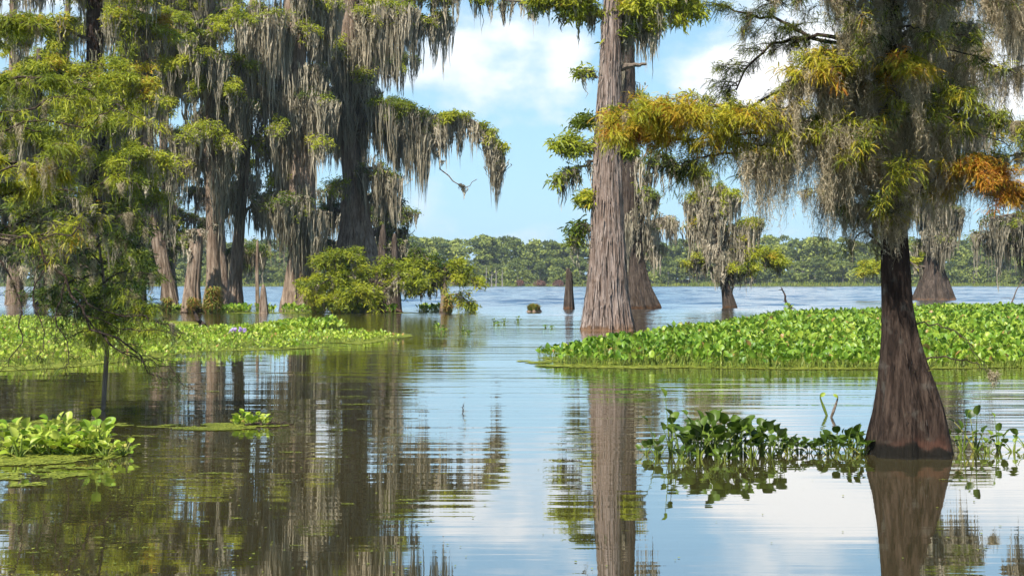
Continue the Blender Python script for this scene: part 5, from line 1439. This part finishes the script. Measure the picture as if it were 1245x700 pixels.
# rusty fern and grass around the foot of the grove trunks
for px, Yp, n_, hh_, lab in [(260, 72, 900, 1.5, 'rusty orange and green grass tuft round the foot of the moss-hung cypress'), (236, 72.3, 350, .7, 'small grass tuft at the foot of the broken snag'),
                             (385, 72, 420, .8, 'brown grass tuft under the great moss-cloaked cypress'), (205, 72.2, 300, .7, 'dull grass tuft by the pale leaning cypress'), (545, 71.2, 300, .8, 'grass tuft round the small rusty-stemmed cypress')]:
    r = empty('grass_clump', ((px - CXP) / F * Yp, Yp, 0), lab, 'grass clump', 'grass tufts in the left grove')
    for nm, t0_, t1_, k_ in (('green_blades', .1, .6, n_ // 2), ('dry_blades', .75, 1.0, n_ // 2)):
        gb = MB(); a = rng.uniform(0, 6.28, k_); q = np.sqrt(rng.uniform(0, 1, k_)) * hh_ * .3
        z0 = rng.uniform(0, .7, k_) * hh_
        P0 = np.stack([np.cos(a) * q * (1 - z0 / hh_ * .5), np.sin(a) * q - 0.3, z0], 1); o_ = np.stack([np.cos(a), np.sin(a), np.zeros(k_)], 1); L = rng.uniform(.2, .5, k_)[:, None]
        ribbons(gb, np.stack([P0, P0 + [0, 0, 1] * L * .7 + o_ * L * .2, P0 + [0, 0, 1] * L * .5 + o_ * L * .8], 1), np.array([[.06, .05, .01]]) * np.ones((k_, 1)), unit(np.cross(o_, [0, 0, 1.])), rng.uniform(t0_, t1_, k_))
        gb.build(nm, M['grass'], r)


# driftwood and sticks
def stick(name, label, pts, rad, mat, cat='stick', branches=0):
    P = np.array(pts, float); base = np.array([P[0][0], P[0][1], 0])
    mb = MB(); C = smooth_path(P, 9); C[1:-1] += rng.normal(0, rad * .5, (7, 3))
    tubes(mb, C[None], (rad * np.linspace(1, .3, 9))[None], 7)
    for q in range(branches):
        i = rng.integers(2, 8); d_ = unit(rng.normal(size=3) + unit(P[-1] - P[0])); l_ = np.linalg.norm(P[-1] - P[0]) * rng.uniform(.15, .35)
        tubes(mb, smooth_path([C[i], C[i] + d_ * l_ * .5, C[i] + d_ * l_ + [0, 0, -.1 * l_]], 4)[None], (rad * .4 * np.linspace(1, .3, 4))[None], 5)
    return tag(mb.build(name, M[mat], None, base), label, cat)


Yp = DEP(375.5)
stick('dead_branch', 'dark dead branch leaning up out of the water right of the stunted cypress', [W(962, 378, Yp), W(956, 363, Yp), W(951, 350, Yp)], .10, 'dtwig', 'branch', 3)
pr = [hyacinth('water_hyacinth', '', 'plant by the dead branch', 12, .25, .14, 'hya', .6, .6, .01)]
scatter(pr, [(959, 376, 0, 1.2)], lambda i, px, py: 'green tuft caught round the foot of the leaning dead branch', 'plant by the dead branch')
Yp = DEP(499)
stick('water_stick', 'short forked stick poking out of the calm middle water', [W(562, 501, Yp), W(563, 494, Yp), W(564, 490, Yp)], .008, 'dtwig', 'stick', 2)
Yp = DEP(402)
stick('driftwood', 'dark pointed driftwood leaning out of the left mat', [W(252, 404, Yp), W(243, 396, Yp), W(237, 384, Yp)], .13, 'dtwig', 'driftwood', 2)
Yp = DEP(517)
for q, (xa, xb, lab) in enumerate([(312, 357, 'long grey piece of floating debris on the duckweed raft'), (298, 332, 'shorter floating twig beside the bright little clump')]):
    stick('floating_debris', lab, [W(xa, 517, Yp - .1 * q) * [1, 1, 0] + [0, 0, .008], W((xa + xb) / 2, 516, Yp) * [1, 1, 0] + [0, 0, .03], W(xb, 515, Yp + .1) * [1, 1, 0] + [0, 0, .008]], .016, 'dtwig', 'driftwood', 6)
Yp = DEP(402)
stick('water_stick', 'thin bare stick leaning in the water at the right edge of the lake', [W(1228, 374, 84), W(1236, 352, 84), W(1248, 335, 84)], .05, 'twig', 'stick', 2)


# ------------------------------------------------------------------ the lake air
mh = bpy.data.materials.new('lake_air'); mh.use_nodes = True
th_ = mh.node_tree
for n in list(th_.nodes): th_.nodes.remove(n)
o_ = N(th_, 'ShaderNodeOutputMaterial'); v_ = N(th_, 'ShaderNodeVolumePrincipled')
v_.inputs['Color'].default_value = (0.80, 0.90, 1.0, 1); v_.inputs['Density'].default_value = 0.00022; v_.inputs['Anisotropy'].default_value = 0.2
th_.links.new(v_.outputs[0], o_.inputs['Volume'])
mb = MB()
X0, X1, Y0, Y1, Z0, Z1 = -1520, 1520, -220, 2420, -2, 40
mb.add([(X0, Y0, Z0), (X1, Y0, Z0), (X1, Y1, Z0), (X0, Y1, Z0), (X0, Y0, Z1), (X1, Y0, Z1), (X1, Y1, Z1), (X0, Y1, Z1)], [(0, 3, 2, 1), (4, 5, 6, 7), (0, 1, 5, 4), (1, 2, 6, 5), (2, 3, 7, 6), (3, 0, 4, 7)])
hz = mb.build('haze', mh)
tag(hz, 'thin pale blue air over the lake', 'haze', None, 'stuff')
